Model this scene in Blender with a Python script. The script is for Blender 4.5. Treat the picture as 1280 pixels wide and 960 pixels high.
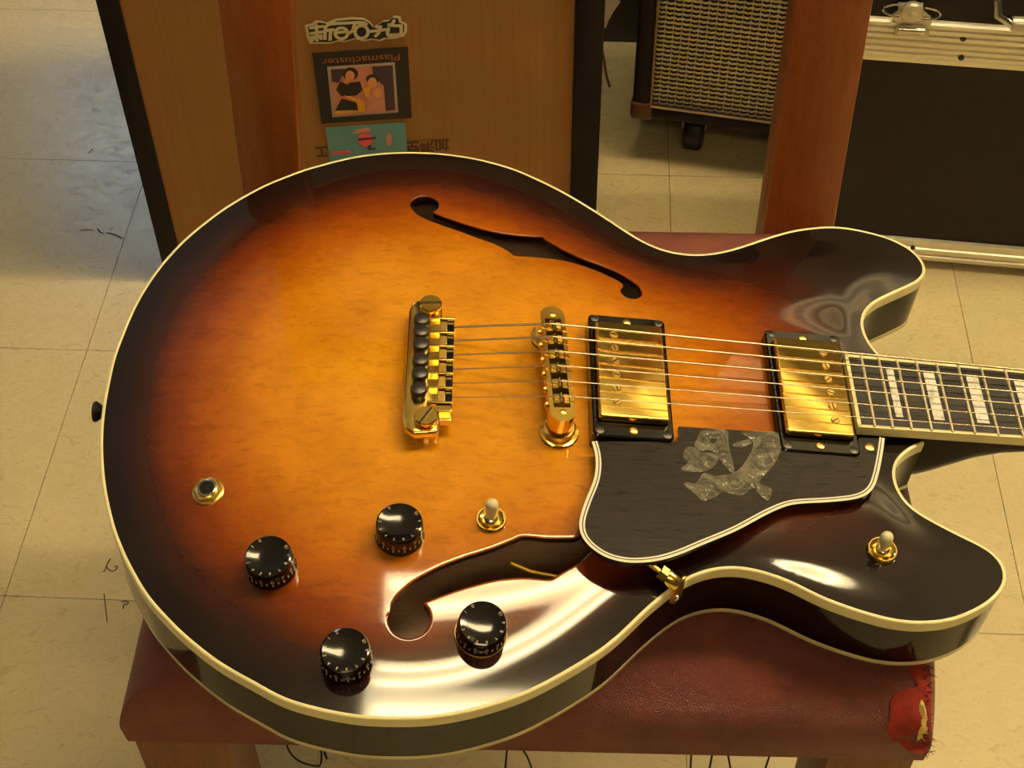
import bpy, bmesh, math, random
import numpy as np
from mathutils import Vector, Matrix, noise
from mathutils.geometry import delaunay_2d_cdt

for o in list(bpy.data.objects):
    bpy.data.objects.remove(o)
scene = bpy.context.scene
COL = scene.collection
random.seed(4)
rng = np.random.default_rng(4)

# ------------------------------------------------------------------ camera
F_PX, PITCH, ROLL, CAM_H = 1854.56, math.radians(47.9716), math.radians(-0.83259), 1.11877
fw = np.array([0, math.cos(PITCH), -math.sin(PITCH)])
_r0 = np.array([1.0, 0, 0]); _u0 = np.cross(_r0, fw)
rt = math.cos(ROLL) * _r0 + math.sin(ROLL) * _u0
up = -math.sin(ROLL) * _r0 + math.cos(ROLL) * _u0
CAM = np.array([0, 0, CAM_H])
cd = bpy.data.cameras.new('camera'); cam = bpy.data.objects.new('camera', cd); COL.objects.link(cam)
cam.matrix_world = Matrix(((rt[0], up[0], -fw[0], 0), (rt[1], up[1], -fw[1], 0), (rt[2], up[2], -fw[2], CAM_H), (0, 0, 0, 1)))
cd.sensor_fit = 'HORIZONTAL'; cd.sensor_width = 36; cd.lens = F_PX / 1280 * 36; cd.clip_start = 0.01
scene.camera = cam

# ------------------------------------------------------------------ world, exposure, lamps of the room, added fill
world = bpy.data.worlds.new('world'); scene.world = world; world.use_nodes = True
world.node_tree.nodes['Background'].inputs[0].default_value = (1, 0.86, 0.62, 1)
world.node_tree.nodes['Background'].inputs[1].default_value = 0.05
vs = scene.view_settings
vs.view_transform = 'Standard'; vs.look = 'None'; vs.gamma = 1.0; vs.use_curve_mapping = False
vs.exposure = -0.5
WARM = (1.0, 0.835, 0.50)
COOL = (0.62, 0.80, 1.0)
CEIL_Z = 2.5
# ceiling fixtures, the last added to brighten the pickup covers: (x, y, yaw, tube strength, tray strength)
LAMPS = [(0.51, 1.05, 0.0, 52.0, 19.0), (1.80, 1.05, 0.0, 150.0, 12.0), (0.2, -1.15, 0.0, 30.0, 3.0), (1.42, 2.27, 0.0, 2.4, 1.4)]
WINDOW_STRENGTH = 11.0
SIDE_FILL_STRENGTH = 0.8  # cool fill panel added in the left wall

# ------------------------------------------------------------------ pixel -> place helpers
def rays(px):
    px = np.atleast_2d(np.asarray(px, float))
    x = (px[:, 0] - 640) / F_PX; y = (px[:, 1] - 480) / F_PX
    return fw[None] + x[:, None] * rt - y[:, None] * up
def on_plane(px, P0, n):
    d = rays(px); t = ((np.asarray(P0) - CAM) @ n) / (d @ n)
    return CAM + d * t[:, None]
def on_z(px, z):
    return on_plane(px, (0, 0, z), np.array([0, 0, 1.0]))
def frame_uv(px, O, M, w):
    P = on_plane(px, O + M[2] * w, M[2]); return ((P - O) @ M.T)[:, :2]

# ------------------------------------------------------------------ materials
def lin(c):
    return tuple(((x / 255) / 12.92 if x / 255 <= 0.04045 else ((x / 255 + 0.055) / 1.055) ** 2.4) for x in c) + (1,)
class NT:
    def __init__(s, name):
        s.m = bpy.data.materials.new(name); s.m.use_nodes = True; s.t = s.m.node_tree
        s.b = s.t.nodes['Principled BSDF']; s.out = s.t.nodes['Material Output']
    def n(s, typ, **kw):
        nd = s.t.nodes.new(typ)
        for k, v in kw.items():
            if k in nd.inputs: nd.inputs[k].default_value = v
            else: setattr(nd, k, v)
        return nd
    def l(s, a, b): s.t.links.new(a, b)
    def coords(s, kind='Object', scale=(1, 1, 1)):
        if kind == 'World':
            g = s.n('ShaderNodeNewGeometry').outputs['Position']
        else:
            g = s.n('ShaderNodeTexCoord').outputs[kind]
        mp = s.n('ShaderNodeMapping'); mp.inputs['Scale'].default_value = scale
        s.l(g, mp.inputs['Vector']); return mp.outputs['Vector']
    def noise(s, vec, scale, detail=3, rough=0.5, dist=0.0):
        nd = s.n('ShaderNodeTexNoise'); nd.inputs['Scale'].default_value = scale; nd.inputs['Detail'].default_value = detail
        nd.inputs['Roughness'].default_value = rough; nd.inputs['Distortion'].default_value = dist
        s.l(vec, nd.inputs['Vector']); return nd.outputs['Fac']
    def ramp(s, fac, stops):
        r = s.n('ShaderNodeValToRGB'); cr = r.color_ramp
        while len(cr.elements) < len(stops): cr.elements.new(0.5)
        for e, (p, c) in zip(cr.elements, stops):
            e.position = p; e.color = c if len(c) == 4 else tuple(c) + (1,)
        s.l(fac, r.inputs['Fac']); return r.outputs['Color']
    def mix(s, fac, a, b, mode='MIX'):
        m = s.n('ShaderNodeMix', data_type='RGBA', blend_type=mode)
        for sock, v in ((m.inputs[0], fac), (m.inputs[6], a), (m.inputs[7], b)):
            if hasattr(v, 'is_output'): s.l(v, sock)
            else: sock.default_value = v
        return m.outputs[2]
    def bump(s, h, strength, dist=0.001):
        b = s.n('ShaderNodeBump'); b.inputs['Strength'].default_value = strength; b.inputs['Distance'].default_value = dist
        s.l(h, b.inputs['Height']); s.l(b.outputs['Normal'], s.b.inputs['Normal'])
    def set(s, **kw):
        for k, v in kw.items(): s.b.inputs[k.replace('_', ' ')].default_value = v
        return s

MATS = {}
def simple(name, col, rough=0.5, metal=0.0, var=0.12, scale=40, bump=0.0, bscale=300, **kw):
    t = NT(name); v = t.coords('Object')
    c = lin(col); lo = tuple(x * (1 - var) for x in c[:3]) + (1,); hi = tuple(min(1, x * (1 + var)) for x in c[:3]) + (1,)
    t.l(t.ramp(t.noise(v, scale), [(0.3, lo), (0.7, hi)]), t.b.inputs['Base Color'])
    t.set(Roughness=rough, Metallic=metal, **kw)
    if bump: t.bump(t.noise(v, bscale), bump)
    MATS[name] = t.m; return t.m
def wood(name, dark, light, scale=(1, 1, 14), rough=0.3, axis_scale=30, bump=0.1):
    t = NT(name); v = t.coords('Object', scale)
    a = t.noise(v, axis_scale, 6, 0.65, 0.6); b = t.noise(v, axis_scale * 6, 4, 0.6)
    c = t.ramp(a, [(0.25, lin(dark)), (0.75, lin(light))])
    c2 = t.mix(0.35, c, t.ramp(b, [(0.35, lin(dark)), (0.65, lin(light))]))
    t.l(c2, t.b.inputs['Base Color']); t.set(Roughness=rough); t.bump(b, bump, 0.0005)
    MATS[name] = t.m; return t.m
def emit(name, col, strength):
    t = NT(name); t.set(Base_Color=col + (1,), Emission_Color=col + (1,), Emission_Strength=strength)
    MATS[name] = t.m; return t.m

simple('cream_binding', (238, 226, 172), 0.25, var=0.05)
simple('gold', (255, 216, 112), 0.15, 1.0, var=0.05)
simple('gold_brushed', (240, 200, 108), 0.28, 1.0, var=0.06, scale=200)
simple('chrome', (200, 195, 185), 0.15, 1.0, var=0.03)
simple('black_plastic', (16, 14, 14), 0.12, var=0.15)
simple('black_matte', (28, 21, 25), 0.45, var=0.2, bump=0.05)
simple('screw_dark', (70, 66, 60), 0.35, 0.8)
simple('rubber_black', (40, 34, 33), 0.32, var=0.1)
simple('ivory_plastic', (226, 216, 170), 0.25, var=0.04)
simple('string_steel', (205, 190, 160), 0.25, 1.0, var=0.03)
simple('fret_nickel', (232, 218, 180), 0.3, 0.8, var=0.03)
simple('numeral_paint', (196, 180, 130), 0.4, var=0.1)
simple('side_lacquer', (20, 9, 11), 0.06, var=0.3, Specular_IOR_Level=0.22)
simple('neck_lacquer', (12, 8, 8), 0.3, var=0.3, Specular_IOR_Level=0.12)
simple('yellow_insulation', (200, 160, 30), 0.4)
wood('raw_inside_wood', (150, 116, 92), (192, 156, 128), (1, 14, 14), 0.7)
wood('ebony', (14, 10, 10), (30, 22, 22), (2, 30, 30), 0.35)
wood('chair_wood', (136, 70, 30), (172, 98, 46), (14, 14, 1), 0.32, 14)
wood('leg_wood', (104, 60, 30), (140, 86, 46), (14, 14, 1), 0.35, 14)
simple('white_line', (236, 226, 200), 0.3, var=0.03)
simple('black_line', (18, 15, 15), 0.3)

def m_top():
    t = NT('sunburst_top'); v = t.coords('Object', (5, 16, 16))
    at = t.n('ShaderNodeAttribute', attribute_name='burst').outputs['Fac']
    n1 = t.noise(v, 3.2, 6, 0.62, 0.8); n2 = t.noise(v, 14, 6, 0.7, 0.6); nv = t.coords('Object', (8, 8, 8)); n3 = t.noise(nv, 2.6, 4, 0.6)
    ad = t.n('ShaderNodeMath', operation='MULTIPLY_ADD'); t.l(n1, ad.inputs[0]); ad.inputs[1].default_value = 0.07; t.l(at, ad.inputs[2])
    ad2 = t.n('ShaderNodeMath', operation='MULTIPLY_ADD'); t.l(n2, ad2.inputs[0]); ad2.inputs[1].default_value = 0.07; t.l(ad.outputs[0], ad2.inputs[2])
    ad3 = t.n('ShaderNodeMath', operation='SUBTRACT'); t.l(ad2.outputs[0], ad3.inputs[0]); ad3.inputs[1].default_value = 0.07
    c = t.ramp(ad3.outputs[0], [(0.0, lin((22, 13, 13))), (0.11, lin((30, 15, 13))), (0.23, lin((58, 23, 12))), (0.40, lin((124, 54, 12))),
                                (0.56, lin((170, 92, 15))), (0.74, lin((208, 134, 22))), (0.98, lin((222, 154, 30)))])
    fl = t.noise(t.coords('Object', (26, 60, 60)), 3.4, 6, 0.72, 0.8)
    c1 = t.mix(0.42, c, t.ramp(fl, [(0.30, (0.42, 0.30, 0.22, 1)), (0.50, (0.94, 0.9, 0.86, 1)), (0.62, (1, 1, 1, 1))]), 'MULTIPLY')
    c2 = t.mix(0.40, c1, t.ramp(n3, [(0.3, (0.42, 0.32, 0.24, 1)), (0.62, (1, 1, 1, 1))]), 'MULTIPLY')
    t.l(c2, t.b.inputs['Base Color']); t.set(Roughness=0.05, Coat_Weight=0.06, Coat_Roughness=0.25); t.b.inputs['IOR'].default_value = 1.52
    MATS['top'] = t.m
m_top()
def m_pickguard():
    t = NT('pickguard_ebony'); v = t.coords('Object', (20, 160, 20))
    n = t.noise(v, 4, 5, 0.6); sc = t.noise(t.coords('Object'), 900, 2)
    t.l(t.ramp(n, [(0.3, lin((24, 20, 20))), (0.7, lin((44, 36, 35)))]), t.b.inputs['Base Color'])
    t.set(Roughness=0.24); t.set(Specular_IOR_Level=0.3); MATS['pickguard'] = t.m
m_pickguard()
def m_pearl():
    t = NT('pearl_inlay'); v = t.coords('Object', (60, 25, 60))
    n = t.noise(v, 3, 3, 0.5, 1.2)
    t.l(t.ramp(n, [(0.3, lin((176, 172, 160))), (0.5, lin((226, 224, 214))), (0.7, lin((204, 196, 176)))]), t.b.inputs['Base Color'])
    t.set(Roughness=0.18); MATS['pearl'] = t.m
m_pearl()
def m_film():
    t = NT('clear_film'); v = t.coords('Object')
    n = t.noise(v, 160, 3, 0.6, 1.0)
    t.set(Base_Color=lin((190, 180, 150)), Roughness=0.07, Alpha=0.4)
    t.l(t.ramp(n, [(0.35, (0.10,) * 3), (0.75, (0.5,) * 3)]), t.b.inputs['Alpha'])
    t.bump(n, 0.5, 0.002); MATS['film'] = t.m
m_film()
def m_leather():
    t = NT('red_leatherette'); v = t.coords('Object')
    big = t.noise(v, 9, 4, 0.6); fine = t.noise(v, 650, 3, 0.6); mid = t.noise(v, 40, 4, 0.6)
    c = t.ramp(big, [(0.3, lin((98, 46, 50))), (0.7, lin((150, 82, 60)))])
    c = t.mix(0.3, c, t.ramp(mid, [(0.3, lin((86, 38, 46))), (0.7, lin((160, 88, 62)))]))
    t.l(c, t.b.inputs['Base Color']); t.set(Roughness=0.36)
    vo = t.n('ShaderNodeTexVoronoi'); vo.inputs['Scale'].default_value = 1300; t.l(v, vo.inputs['Vector'])
    t.bump(vo.outputs['Distance'], 0.9, 0.0008); MATS['leather'] = t.m
m_leather()
simple('torn_cloth', (150, 42, 28), 0.9, var=0.3, scale=120, bump=0.4, bscale=500)
simple('stuffing', (226, 196, 110), 0.95, var=0.15, scale=150, bump=0.8, bscale=250)
simple('thread_black', (30, 22, 20), 0.7)
simple('thread_red', (110, 34, 26), 0.8)
def m_tile():
    t = NT('vinyl_tile'); v = t.coords('World')
    a = t.noise(v, 5, 5, 0.6, 0.7); vo = t.noise(t.coords('World', (1, 1.6, 1)), 44, 6, 0.72, 1.3); d = t.noise(v, 70, 3, 0.6)
    c = t.ramp(a, [(0.25, lin((196, 180, 138))), (0.75, lin((214, 198, 154)))])
    c = t.mix(0.5, c, t.ramp(vo, [(0.36, lin((170, 150, 106))), (0.46, lin((208, 192, 148))), (0.7, lin((216, 202, 160)))]))
    c = t.mix(1.0, c, t.ramp(d, [(0.22, (0.5, 0.46, 0.4, 1)), (0.31, (1, 1, 1, 1))]), 'MULTIPLY')
    oi = t.n('ShaderNodeObjectInfo').outputs['Random']
    c = t.mix(1.0, c, t.ramp(oi, [(0, (0.95, 0.95, 0.95, 1)), (1, (1, 1, 1, 1))]), 'MULTIPLY')
    t.l(c, t.b.inputs['Base Color'])
    t.l(t.ramp(vo, [(0.3, (0.34,) * 3), (0.7, (0.22,) * 3)]), t.b.inputs['Roughness'])
    t.bump(vo, 0.12, 0.001); MATS['tile'] = t.m
m_tile()
simple('grout', (112, 96, 62), 0.8)
simple('wall_paint', (76, 72, 69), 0.8, scale=4)
simple('ceiling_paint', (232, 224, 206), 0.85, scale=4)
simple('lamp_metal', (225, 220, 205), 0.4, var=0.03)
def m_card():
    t = NT('cardboard'); v = t.coords('Object', (1, 1, 1)); s = t.noise(t.coords('Object', (140, 1, 1)), 2.5, 2); b = t.noise(v, 7, 4, 0.6)
    c = t.ramp(b, [(0.3, lin((142, 96, 46))), (0.7, lin((158, 110, 56)))])
    c = t.mix(0.25, c, t.ramp(s, [(0.35, lin((136, 92, 44))), (0.65, lin((162, 114, 60)))]))
    t.l(c, t.b.inputs['Base Color']); t.set(Roughness=0.75); t.bump(s, 0.15, 0.0005); MATS['card'] = t.m
m_card()
simple('black_tape', (20, 13, 17), 0.6, var=0.2, Specular_IOR_Level=0.2)
simple('sticker_cream', (214, 200, 160), 0.5, var=0.05)
simple('sticker_black', (26, 18, 24), 0.5, var=0.1)
simple('print_orange', (170, 96, 36), 0.6); simple('print_brown', (74, 50, 28), 0.7)
simple('sticker_teal', (92, 142, 150), 0.5, var=0.05)
simple('print_pink', (226, 86, 100), 0.5); simple('print_rose', (206, 132, 112), 0.5); simple('print_skin', (226, 150, 96), 0.5, var=0.05)
simple('print_yellow', (226, 160, 40), 0.5); simple('print_grey', (170, 150, 132), 0.5, var=0.15); simple('print_purple', (64, 44, 60), 0.5)
simple('tolex', (33, 24, 29), 0.55, Specular_IOR_Level=0.25, var=0.25, bump=0.5, bscale=900)
simple('grille_cloth', (196, 178, 142), 0.22, 0.3, var=0.35, scale=300); simple('grille_back', (44, 28, 18), 0.8)
simple('brown_leather_corner', (96, 54, 32), 0.45, bump=0.3, bscale=400)
simple('piping_tan', (140, 112, 70), 0.5)
simple('aluminium', (236, 230, 212), 0.36, 0.55, var=0.05, scale=120)
simple('laminate_black', (33, 24, 29), 0.4, Specular_IOR_Level=0.25, var=0.15, scale=60, bump=0.12, bscale=500)
simple('steel_plate', (206, 198, 176), 0.33, 0.6, var=0.05)
simple('zinc', (200, 186, 150), 0.4, 0.2); simple('paper', (226, 206, 180), 0.7, var=0.03)
emit('tube_glow_0', WARM, LAMPS[0][3]); emit('tray_glow_0', WARM, LAMPS[0][4])
emit('tube_glow_1', WARM, LAMPS[1][3]); emit('tray_glow_1', WARM, LAMPS[1][4])
emit('tube_glow_2', WARM, LAMPS[2][3]); emit('tray_glow_2', WARM, LAMPS[2][4])
emit('tube_glow_3', WARM, LAMPS[3][3]); emit('tray_glow_3', WARM, LAMPS[3][4])
emit('up_fill_glow', WARM, 5.0); emit('window_sky', COOL, WINDOW_STRENGTH); emit('side_fill_glow', COOL, SIDE_FILL_STRENGTH)

# ------------------------------------------------------------------ mesh helpers
I4 = Matrix.Identity(4)
def T(*a): return Matrix.Translation(Vector(a))
def RX(a): return Matrix.Rotation(a, 4, 'X')
def RY(a): return Matrix.Rotation(a, 4, 'Y')
def RZ(a): return Matrix.Rotation(a, 4, 'Z')
MM = Matrix.Scale(0.001, 4)
class MB:
    def __init__(s): s.v = []; s.f = []
    def add(s, vs, fs, M=None):
        o = len(s.v)
        s.v += [tuple(M @ Vector(v)) if M is not None else tuple(v) for v in vs]
        s.f += [tuple(i + o for i in f) for f in fs]; return s
    def box(s, c, d, M=None):
        x, y, z = d[0] / 2, d[1] / 2, d[2] / 2
        vs = [(c[0] + a * x, c[1] + b * y, c[2] + e * z) for a in (-1, 1) for b in (-1, 1) for e in (-1, 1)]
        return s.add(vs, [(0, 1, 3, 2), (4, 6, 7, 5), (0, 4, 5, 1), (2, 3, 7, 6), (0, 2, 6, 4), (1, 5, 7, 3)], M)
    def lathe(s, prof, n=32, M=None, cap0=True, cap1=True):
        vs = []; fs = []
        for r, z in prof:
            for i in range(n):
                a = 2 * math.pi * i / n; vs.append((r * math.cos(a), r * math.sin(a), z))
        for k in range(len(prof) - 1):
            for i in range(n):
                j = (i + 1) % n; fs.append((k * n + i, k * n + j, (k + 1) * n + j, (k + 1) * n + i))
        if cap0: fs.append(tuple(range(n - 1, -1, -1)))
        if cap1: fs.append(tuple((len(prof) - 1) * n + i for i in range(n)))
        return s.add(vs, fs, M)
    def tube(s, path, r, n=8, M=None, closed=False):
        P = [Vector(p) for p in path]; m = len(P); vs = []; fs = []
        rr = r if hasattr(r, '__len__') else [r] * m
        t0 = (P[1] - P[0]).normalized(); nrm = t0.orthogonal().normalized()
        for k in range(m):
            t = ((P[(k + 1) % m] if (closed or k < m - 1) else P[k]) - (P[k - 1] if (closed or k > 0) else P[k])).normalized()
            nrm = (nrm - t * nrm.dot(t)).normalized(); b = t.cross(nrm)
            for i in range(n):
                a = 2 * math.pi * i / n; vs.append(P[k] + (nrm * math.cos(a) + b * math.sin(a)) * rr[k])
        for k in range(m if closed else m - 1):
            for i in range(n):
                j = (i + 1) % n; k2 = (k + 1) % m
                fs.append((k * n + i, k * n + j, k2 * n + j, k2 * n + i))
        if not closed:
            fs.append(tuple(range(n - 1, -1, -1))); fs.append(tuple((m - 1) * n + i for i in range(n)))
        return s.add(vs, fs, M)
    def prism(s, poly, z0, z1, M=None):
        a = sum(poly[i][0] * poly[(i + 1) % len(poly)][1] - poly[(i + 1) % len(poly)][0] * poly[i][1] for i in range(len(poly)))
        if a < 0: poly = poly[::-1]
        n = len(poly)
        vs = [(x, y, z0) for x, y in poly] + [(x, y, z1) for x, y in poly]
        fs = [tuple(range(n - 1, -1, -1)), tuple(range(n, 2 * n))] + [(i, (i + 1) % n, n + (i + 1) % n, n + i) for i in range(n)]
        return s.add(vs, fs, M)
    def strip(s, A, B, M=None):            # quads between two polylines
        n = len(A); return s.add(list(A) + list(B), [(i, i + 1, n + i + 1, n + i) for i in range(n - 1)], M)
    def build(s, name, mat, parent=None, smooth=35, bevel=None, M=None, fix=True):
        me = bpy.data.meshes.new(name)
        me.from_pydata([tuple(M @ Vector(v)) for v in s.v] if M is not None else s.v, [], s.f)
        bm = bmesh.new(); bm.from_mesh(me)
        if fix: bmesh.ops.recalc_face_normals(bm, faces=bm.faces)
        if bevel:
            es = [e for e in bm.edges if len(e.link_faces) == 2 and e.calc_face_angle(0) > math.radians(40)]
            bmesh.ops.bevel(bm, geom=es, offset=bevel[0], segments=bevel[1], affect='EDGES', profile=0.5, clamp_overlap=True)
        bm.to_mesh(me); bm.free()
        return obj(name, me, mat, parent, smooth)
def obj(name, me, mat, parent=None, smooth=35):
    if smooth:
        me.polygons.foreach_set('use_smooth', [True] * len(me.polygons)); me.set_sharp_from_angle(angle=math.radians(smooth))
    me.materials.clear(); me.materials.append(MATS[mat])
    o = bpy.data.objects.new(name, me); COL.objects.link(o); o.parent = parent
    return o
def thing(name, label, cat, M=I4, group=None):
    o = bpy.data.objects.new(name, None); COL.objects.link(o); o.matrix_world = M; o.empty_display_size = 0.05
    o['label'] = label; o['category'] = cat
    if group: o['group'] = group
    return o
def tag(o, label=None, cat=None, group=None, kind=None):
    if label: o['label'] = label
    if cat: o['category'] = cat
    if group: o['group'] = group
    if kind: o['kind'] = kind
    return o
def copy_obj(o, parent, M=None):
    c = o.copy(); COL.objects.link(c); c.parent = parent
    if M is not None: c.matrix_basis = M
    return c
def rrect(w, h, r, n=6):
    pts = []
    for cx, cy, a0 in ((w / 2 - r, h / 2 - r, 0), (-w / 2 + r, h / 2 - r, 90), (-w / 2 + r, -h / 2 + r, 180), (w / 2 - r, -h / 2 + r, 270)):
        for i in range(n + 1):
            a = math.radians(a0 + 90 * i / n); pts.append((cx + r * math.cos(a), cy + r * math.sin(a)))
    return pts
def resample(P, step, closed=False):
    P = np.asarray(P, float)
    if closed: P = np.vstack([P, P[:1]])
    # Catmull-Rom
    Q = []
    n = len(P)
    for i in range(n - 1):
        p1, p2 = P[i], P[i + 1]
        p0 = P[i - 1] if i > 0 else (P[-2] if closed else 2 * p1 - p2)
        p3 = P[i + 2] if i < n - 2 else (P[1] if closed else 2 * p2 - p1)
        for t in np.linspace(0, 1, 16, endpoint=False):
            Q.append(0.5 * ((2 * p1) + (-p0 + p2) * t + (2 * p0 - 5 * p1 + 4 * p2 - p3) * t * t + (-p0 + 3 * p1 - 3 * p2 + p3) * t ** 3))
    Q.append(P[-1]); Q = np.array(Q)
    d = np.r_[0, np.cumsum(np.linalg.norm(np.diff(Q, axis=0), axis=1))]
    m = max(3, int(round(d[-1] / step))); s = np.linspace(0, d[-1], m + 1)
    R = np.stack([np.interp(s, d, Q[:, k]) for k in range(Q.shape[1])], 1)
    return R[:-1] if closed else R
def smooth_line(P, it, closed=False):
    P = P.copy()
    for _ in range(it):
        for lam in (0.5, -0.52):
            if closed: L = (np.roll(P, 1, 0) + np.roll(P, -1, 0)) / 2 - P; P = P + lam * L
            else:
                L = (P[:-2] + P[2:]) / 2 - P[1:-1]; P[1:-1] += lam * L
    return P
def offset2(P, d, closed=False):
    P = np.asarray(P, float)
    t = (np.roll(P, -1, 0) - np.roll(P, 1, 0)) if closed else np.gradient(P, axis=0)
    t /= np.linalg.norm(t, axis=1)[:, None]
    return P + d * np.stack([t[:, 1], -t[:, 0]], 1)
def inside(pts, poly):
    pts = np.asarray(pts, float); x, y = pts[:, 0], pts[:, 1]; r = np.zeros(len(pts), bool)
    a = np.asarray(poly); b = np.roll(a, -1, 0)
    for (x1, y1), (x2, y2) in zip(a, b):
        if y1 == y2: continue
        c = ((y1 > y) != (y2 > y)) & (x < (x2 - x1) * (y - y1) / (y2 - y1) + x1); r ^= c
    return r
def pdist(pts, poly, closed=True):
    a = np.asarray(poly, float); b = np.roll(a, -1, 0)
    if not closed: a, b = a[:-1], b[:-1]
    out = np.full(len(pts), 1e9)
    for p, q in zip(a, b):
        d = q - p; L = max(d @ d, 1e-12); t = np.clip(((pts - p) @ d) / L, 0, 1)
        out = np.minimum(out, np.linalg.norm(pts - (p + t[:, None] * d), axis=1))
    return out
def text_mesh(s, size=1.0, shear=0.0, bold=0.0):
    cu = bpy.data.curves.new('t', 'FONT'); cu.body = s; cu.size = size; cu.align_x = 'CENTER'; cu.align_y = 'CENTER'; cu.shear = shear
    cu.offset = bold; cu.resolution_u = 3
    ob = bpy.data.objects.new('t', cu); COL.objects.link(ob)
    dg = bpy.context.evaluated_depsgraph_get(); dg.update()
    me = bpy.data.meshes.new_from_object(ob.evaluated_get(dg))
    vs = [tuple(v.co) for v in me.vertices]; fs = [tuple(p.vertices) for p in me.polygons]
    bpy.data.objects.remove(ob); bpy.data.curves.remove(cu); bpy.data.meshes.remove(me)
    return vs, fs

# ================================================================== THE ROOM
TILE = 0.3048; TYAW = math.radians(-3.576); TO = (-0.46054, 0.75992)
A0, A1, B0, B1 = -7, 9, -8, 8
RM = T(TO[0], TO[1], 0) @ RZ(TYAW)
def struct(o): o['kind'] = 'structure'; return o
ax0, ax1, by0, by1 = A0 * TILE, A1 * TILE, B0 * TILE, B1 * TILE
fl = struct(MB().box(((ax0 + ax1) / 2, (by0 + by1) / 2, -0.02), (ax1 - ax0, by1 - by0, 0.034)).build('floor', 'grout', None, 0)); fl.matrix_world = RM
tb = MB(); w = TILE - 0.0007
tb.prism(rrect(w, w, 0.001, 1), -0.003, 0.0)
t0 = tb.build('floor_tile', 'tile', fl, 0)
first = True
for i in range(A0, A1):
    for j in range(B0, B1):
        M = T((i + 0.5) * TILE, (j + 0.5) * TILE, 0)
        if first: t0.matrix_basis = M; first = False
        else: copy_obj(t0, fl, M)
def room_box(name, c, d, mat):
    o = MB().box(c, d).build(name, mat, None, 0); o.matrix_world = RM; return struct(o)
th = 0.08; cx, cy = (ax0 + ax1) / 2, (by0 + by1) / 2
LY0, LY1, LZ0, LZ1 = -0.2, 1.5, 0.9, 2.1
mb = MB(); lx = ax0 - th / 2
mb.box((lx, (by0 - th + LY0) / 2, CEIL_Z / 2), (th, LY0 - by0 + th, CEIL_Z)); mb.box((lx, (by1 + th + LY1) / 2, CEIL_Z / 2), (th, by1 + th - LY1, CEIL_Z))
mb.box((lx, (LY0 + LY1) / 2, LZ0 / 2), (th, LY1 - LY0, LZ0)); mb.box((lx, (LY0 + LY1) / 2, (LZ1 + CEIL_Z) / 2), (th, LY1 - LY0, CEIL_Z - LZ1))
o = struct(mb.build('wall_left', 'wall_paint', None, 0)); o.matrix_world = RM
fill_win = struct(MB().box((ax0 - 0.05, (LY0 + LY1) / 2, (LZ0 + LZ1) / 2), (0.01, LY1 - LY0, LZ1 - LZ0)).build('added_fill_window', 'side_fill_glow', None, 0)); fill_win.matrix_world = RM  # unseen glowing pane added as cool fill from the left
fr2 = MB()
for y in (LY0 + 0.02, (LY0 + LY1) / 2, LY1 - 0.02): fr2.box((ax0 - 0.03, y, (LZ0 + LZ1) / 2), (0.05, 0.04, LZ1 - LZ0))
for z in (LZ0 + 0.02, LZ1 - 0.02): fr2.box((ax0 - 0.03, (LY0 + LY1) / 2, z), (0.05, LY1 - LY0, 0.04))
fr2.build('window_frame', 'lamp_metal', fill_win, 0)  # frame round the added fill pane
room_box('wall_right', (ax1 + th / 2, cy, CEIL_Z / 2), (th, by1 - by0 + 2 * th, CEIL_Z), 'wall_paint')
room_box('wall_front', (cx, by0 - th / 2, CEIL_Z / 2), (ax1 - ax0, th, CEIL_Z), 'wall_paint')
# back wall with a window opening
WX0, WX1, WZ0, WZ1 = -1.0, -0.45, 1.25, 1.85
mb = MB()
mb.box(((ax0 + WX0) / 2, by1 + th / 2, CEIL_Z / 2), (WX0 - ax0, th, CEIL_Z)); mb.box(((ax1 + WX1) / 2, by1 + th / 2, CEIL_Z / 2), (ax1 - WX1, th, CEIL_Z))
mb.box(((WX0 + WX1) / 2, by1 + th / 2, WZ0 / 2), (WX1 - WX0, th, WZ0)); mb.box(((WX0 + WX1) / 2, by1 + th / 2, (WZ1 + CEIL_Z) / 2), (WX1 - WX0, th, CEIL_Z - WZ1))
o = struct(mb.build('wall_back', 'wall_paint', None, 0)); o.matrix_world = RM
win = struct(MB().box(((WX0 + WX1) / 2, by1 + 0.05, (WZ0 + WZ1) / 2), (WX1 - WX0, 0.01, WZ1 - WZ0)).build('window_1', 'window_sky', None, 0)); win.matrix_world = RM
fr = MB()
for x in (WX0 + 0.02, WX1 - 0.02): fr.box((x, by1 + 0.03, (WZ0 + WZ1) / 2), (0.04, 0.05, WZ1 - WZ0))
for z in (WZ0 + 0.02, WZ1 - 0.02): fr.box(((WX0 + WX1) / 2, by1 + 0.03, z), (WX1 - WX0, 0.05, 0.04))
fr.build('window_frame', 'lamp_metal', win, 0)
room_box('ceiling', (cx, cy, CEIL_Z + 0.04), (ax1 - ax0 + 2 * th, by1 - by0 + 2 * th, 0.08), 'ceiling_paint')
names = ['long ceiling light with two tubes above the chair', 'long ceiling light with two tubes above the flight case', 'long ceiling light with two tubes on the front wall side of the chair', 'added dim fill light with two tubes near the back wall']
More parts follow.
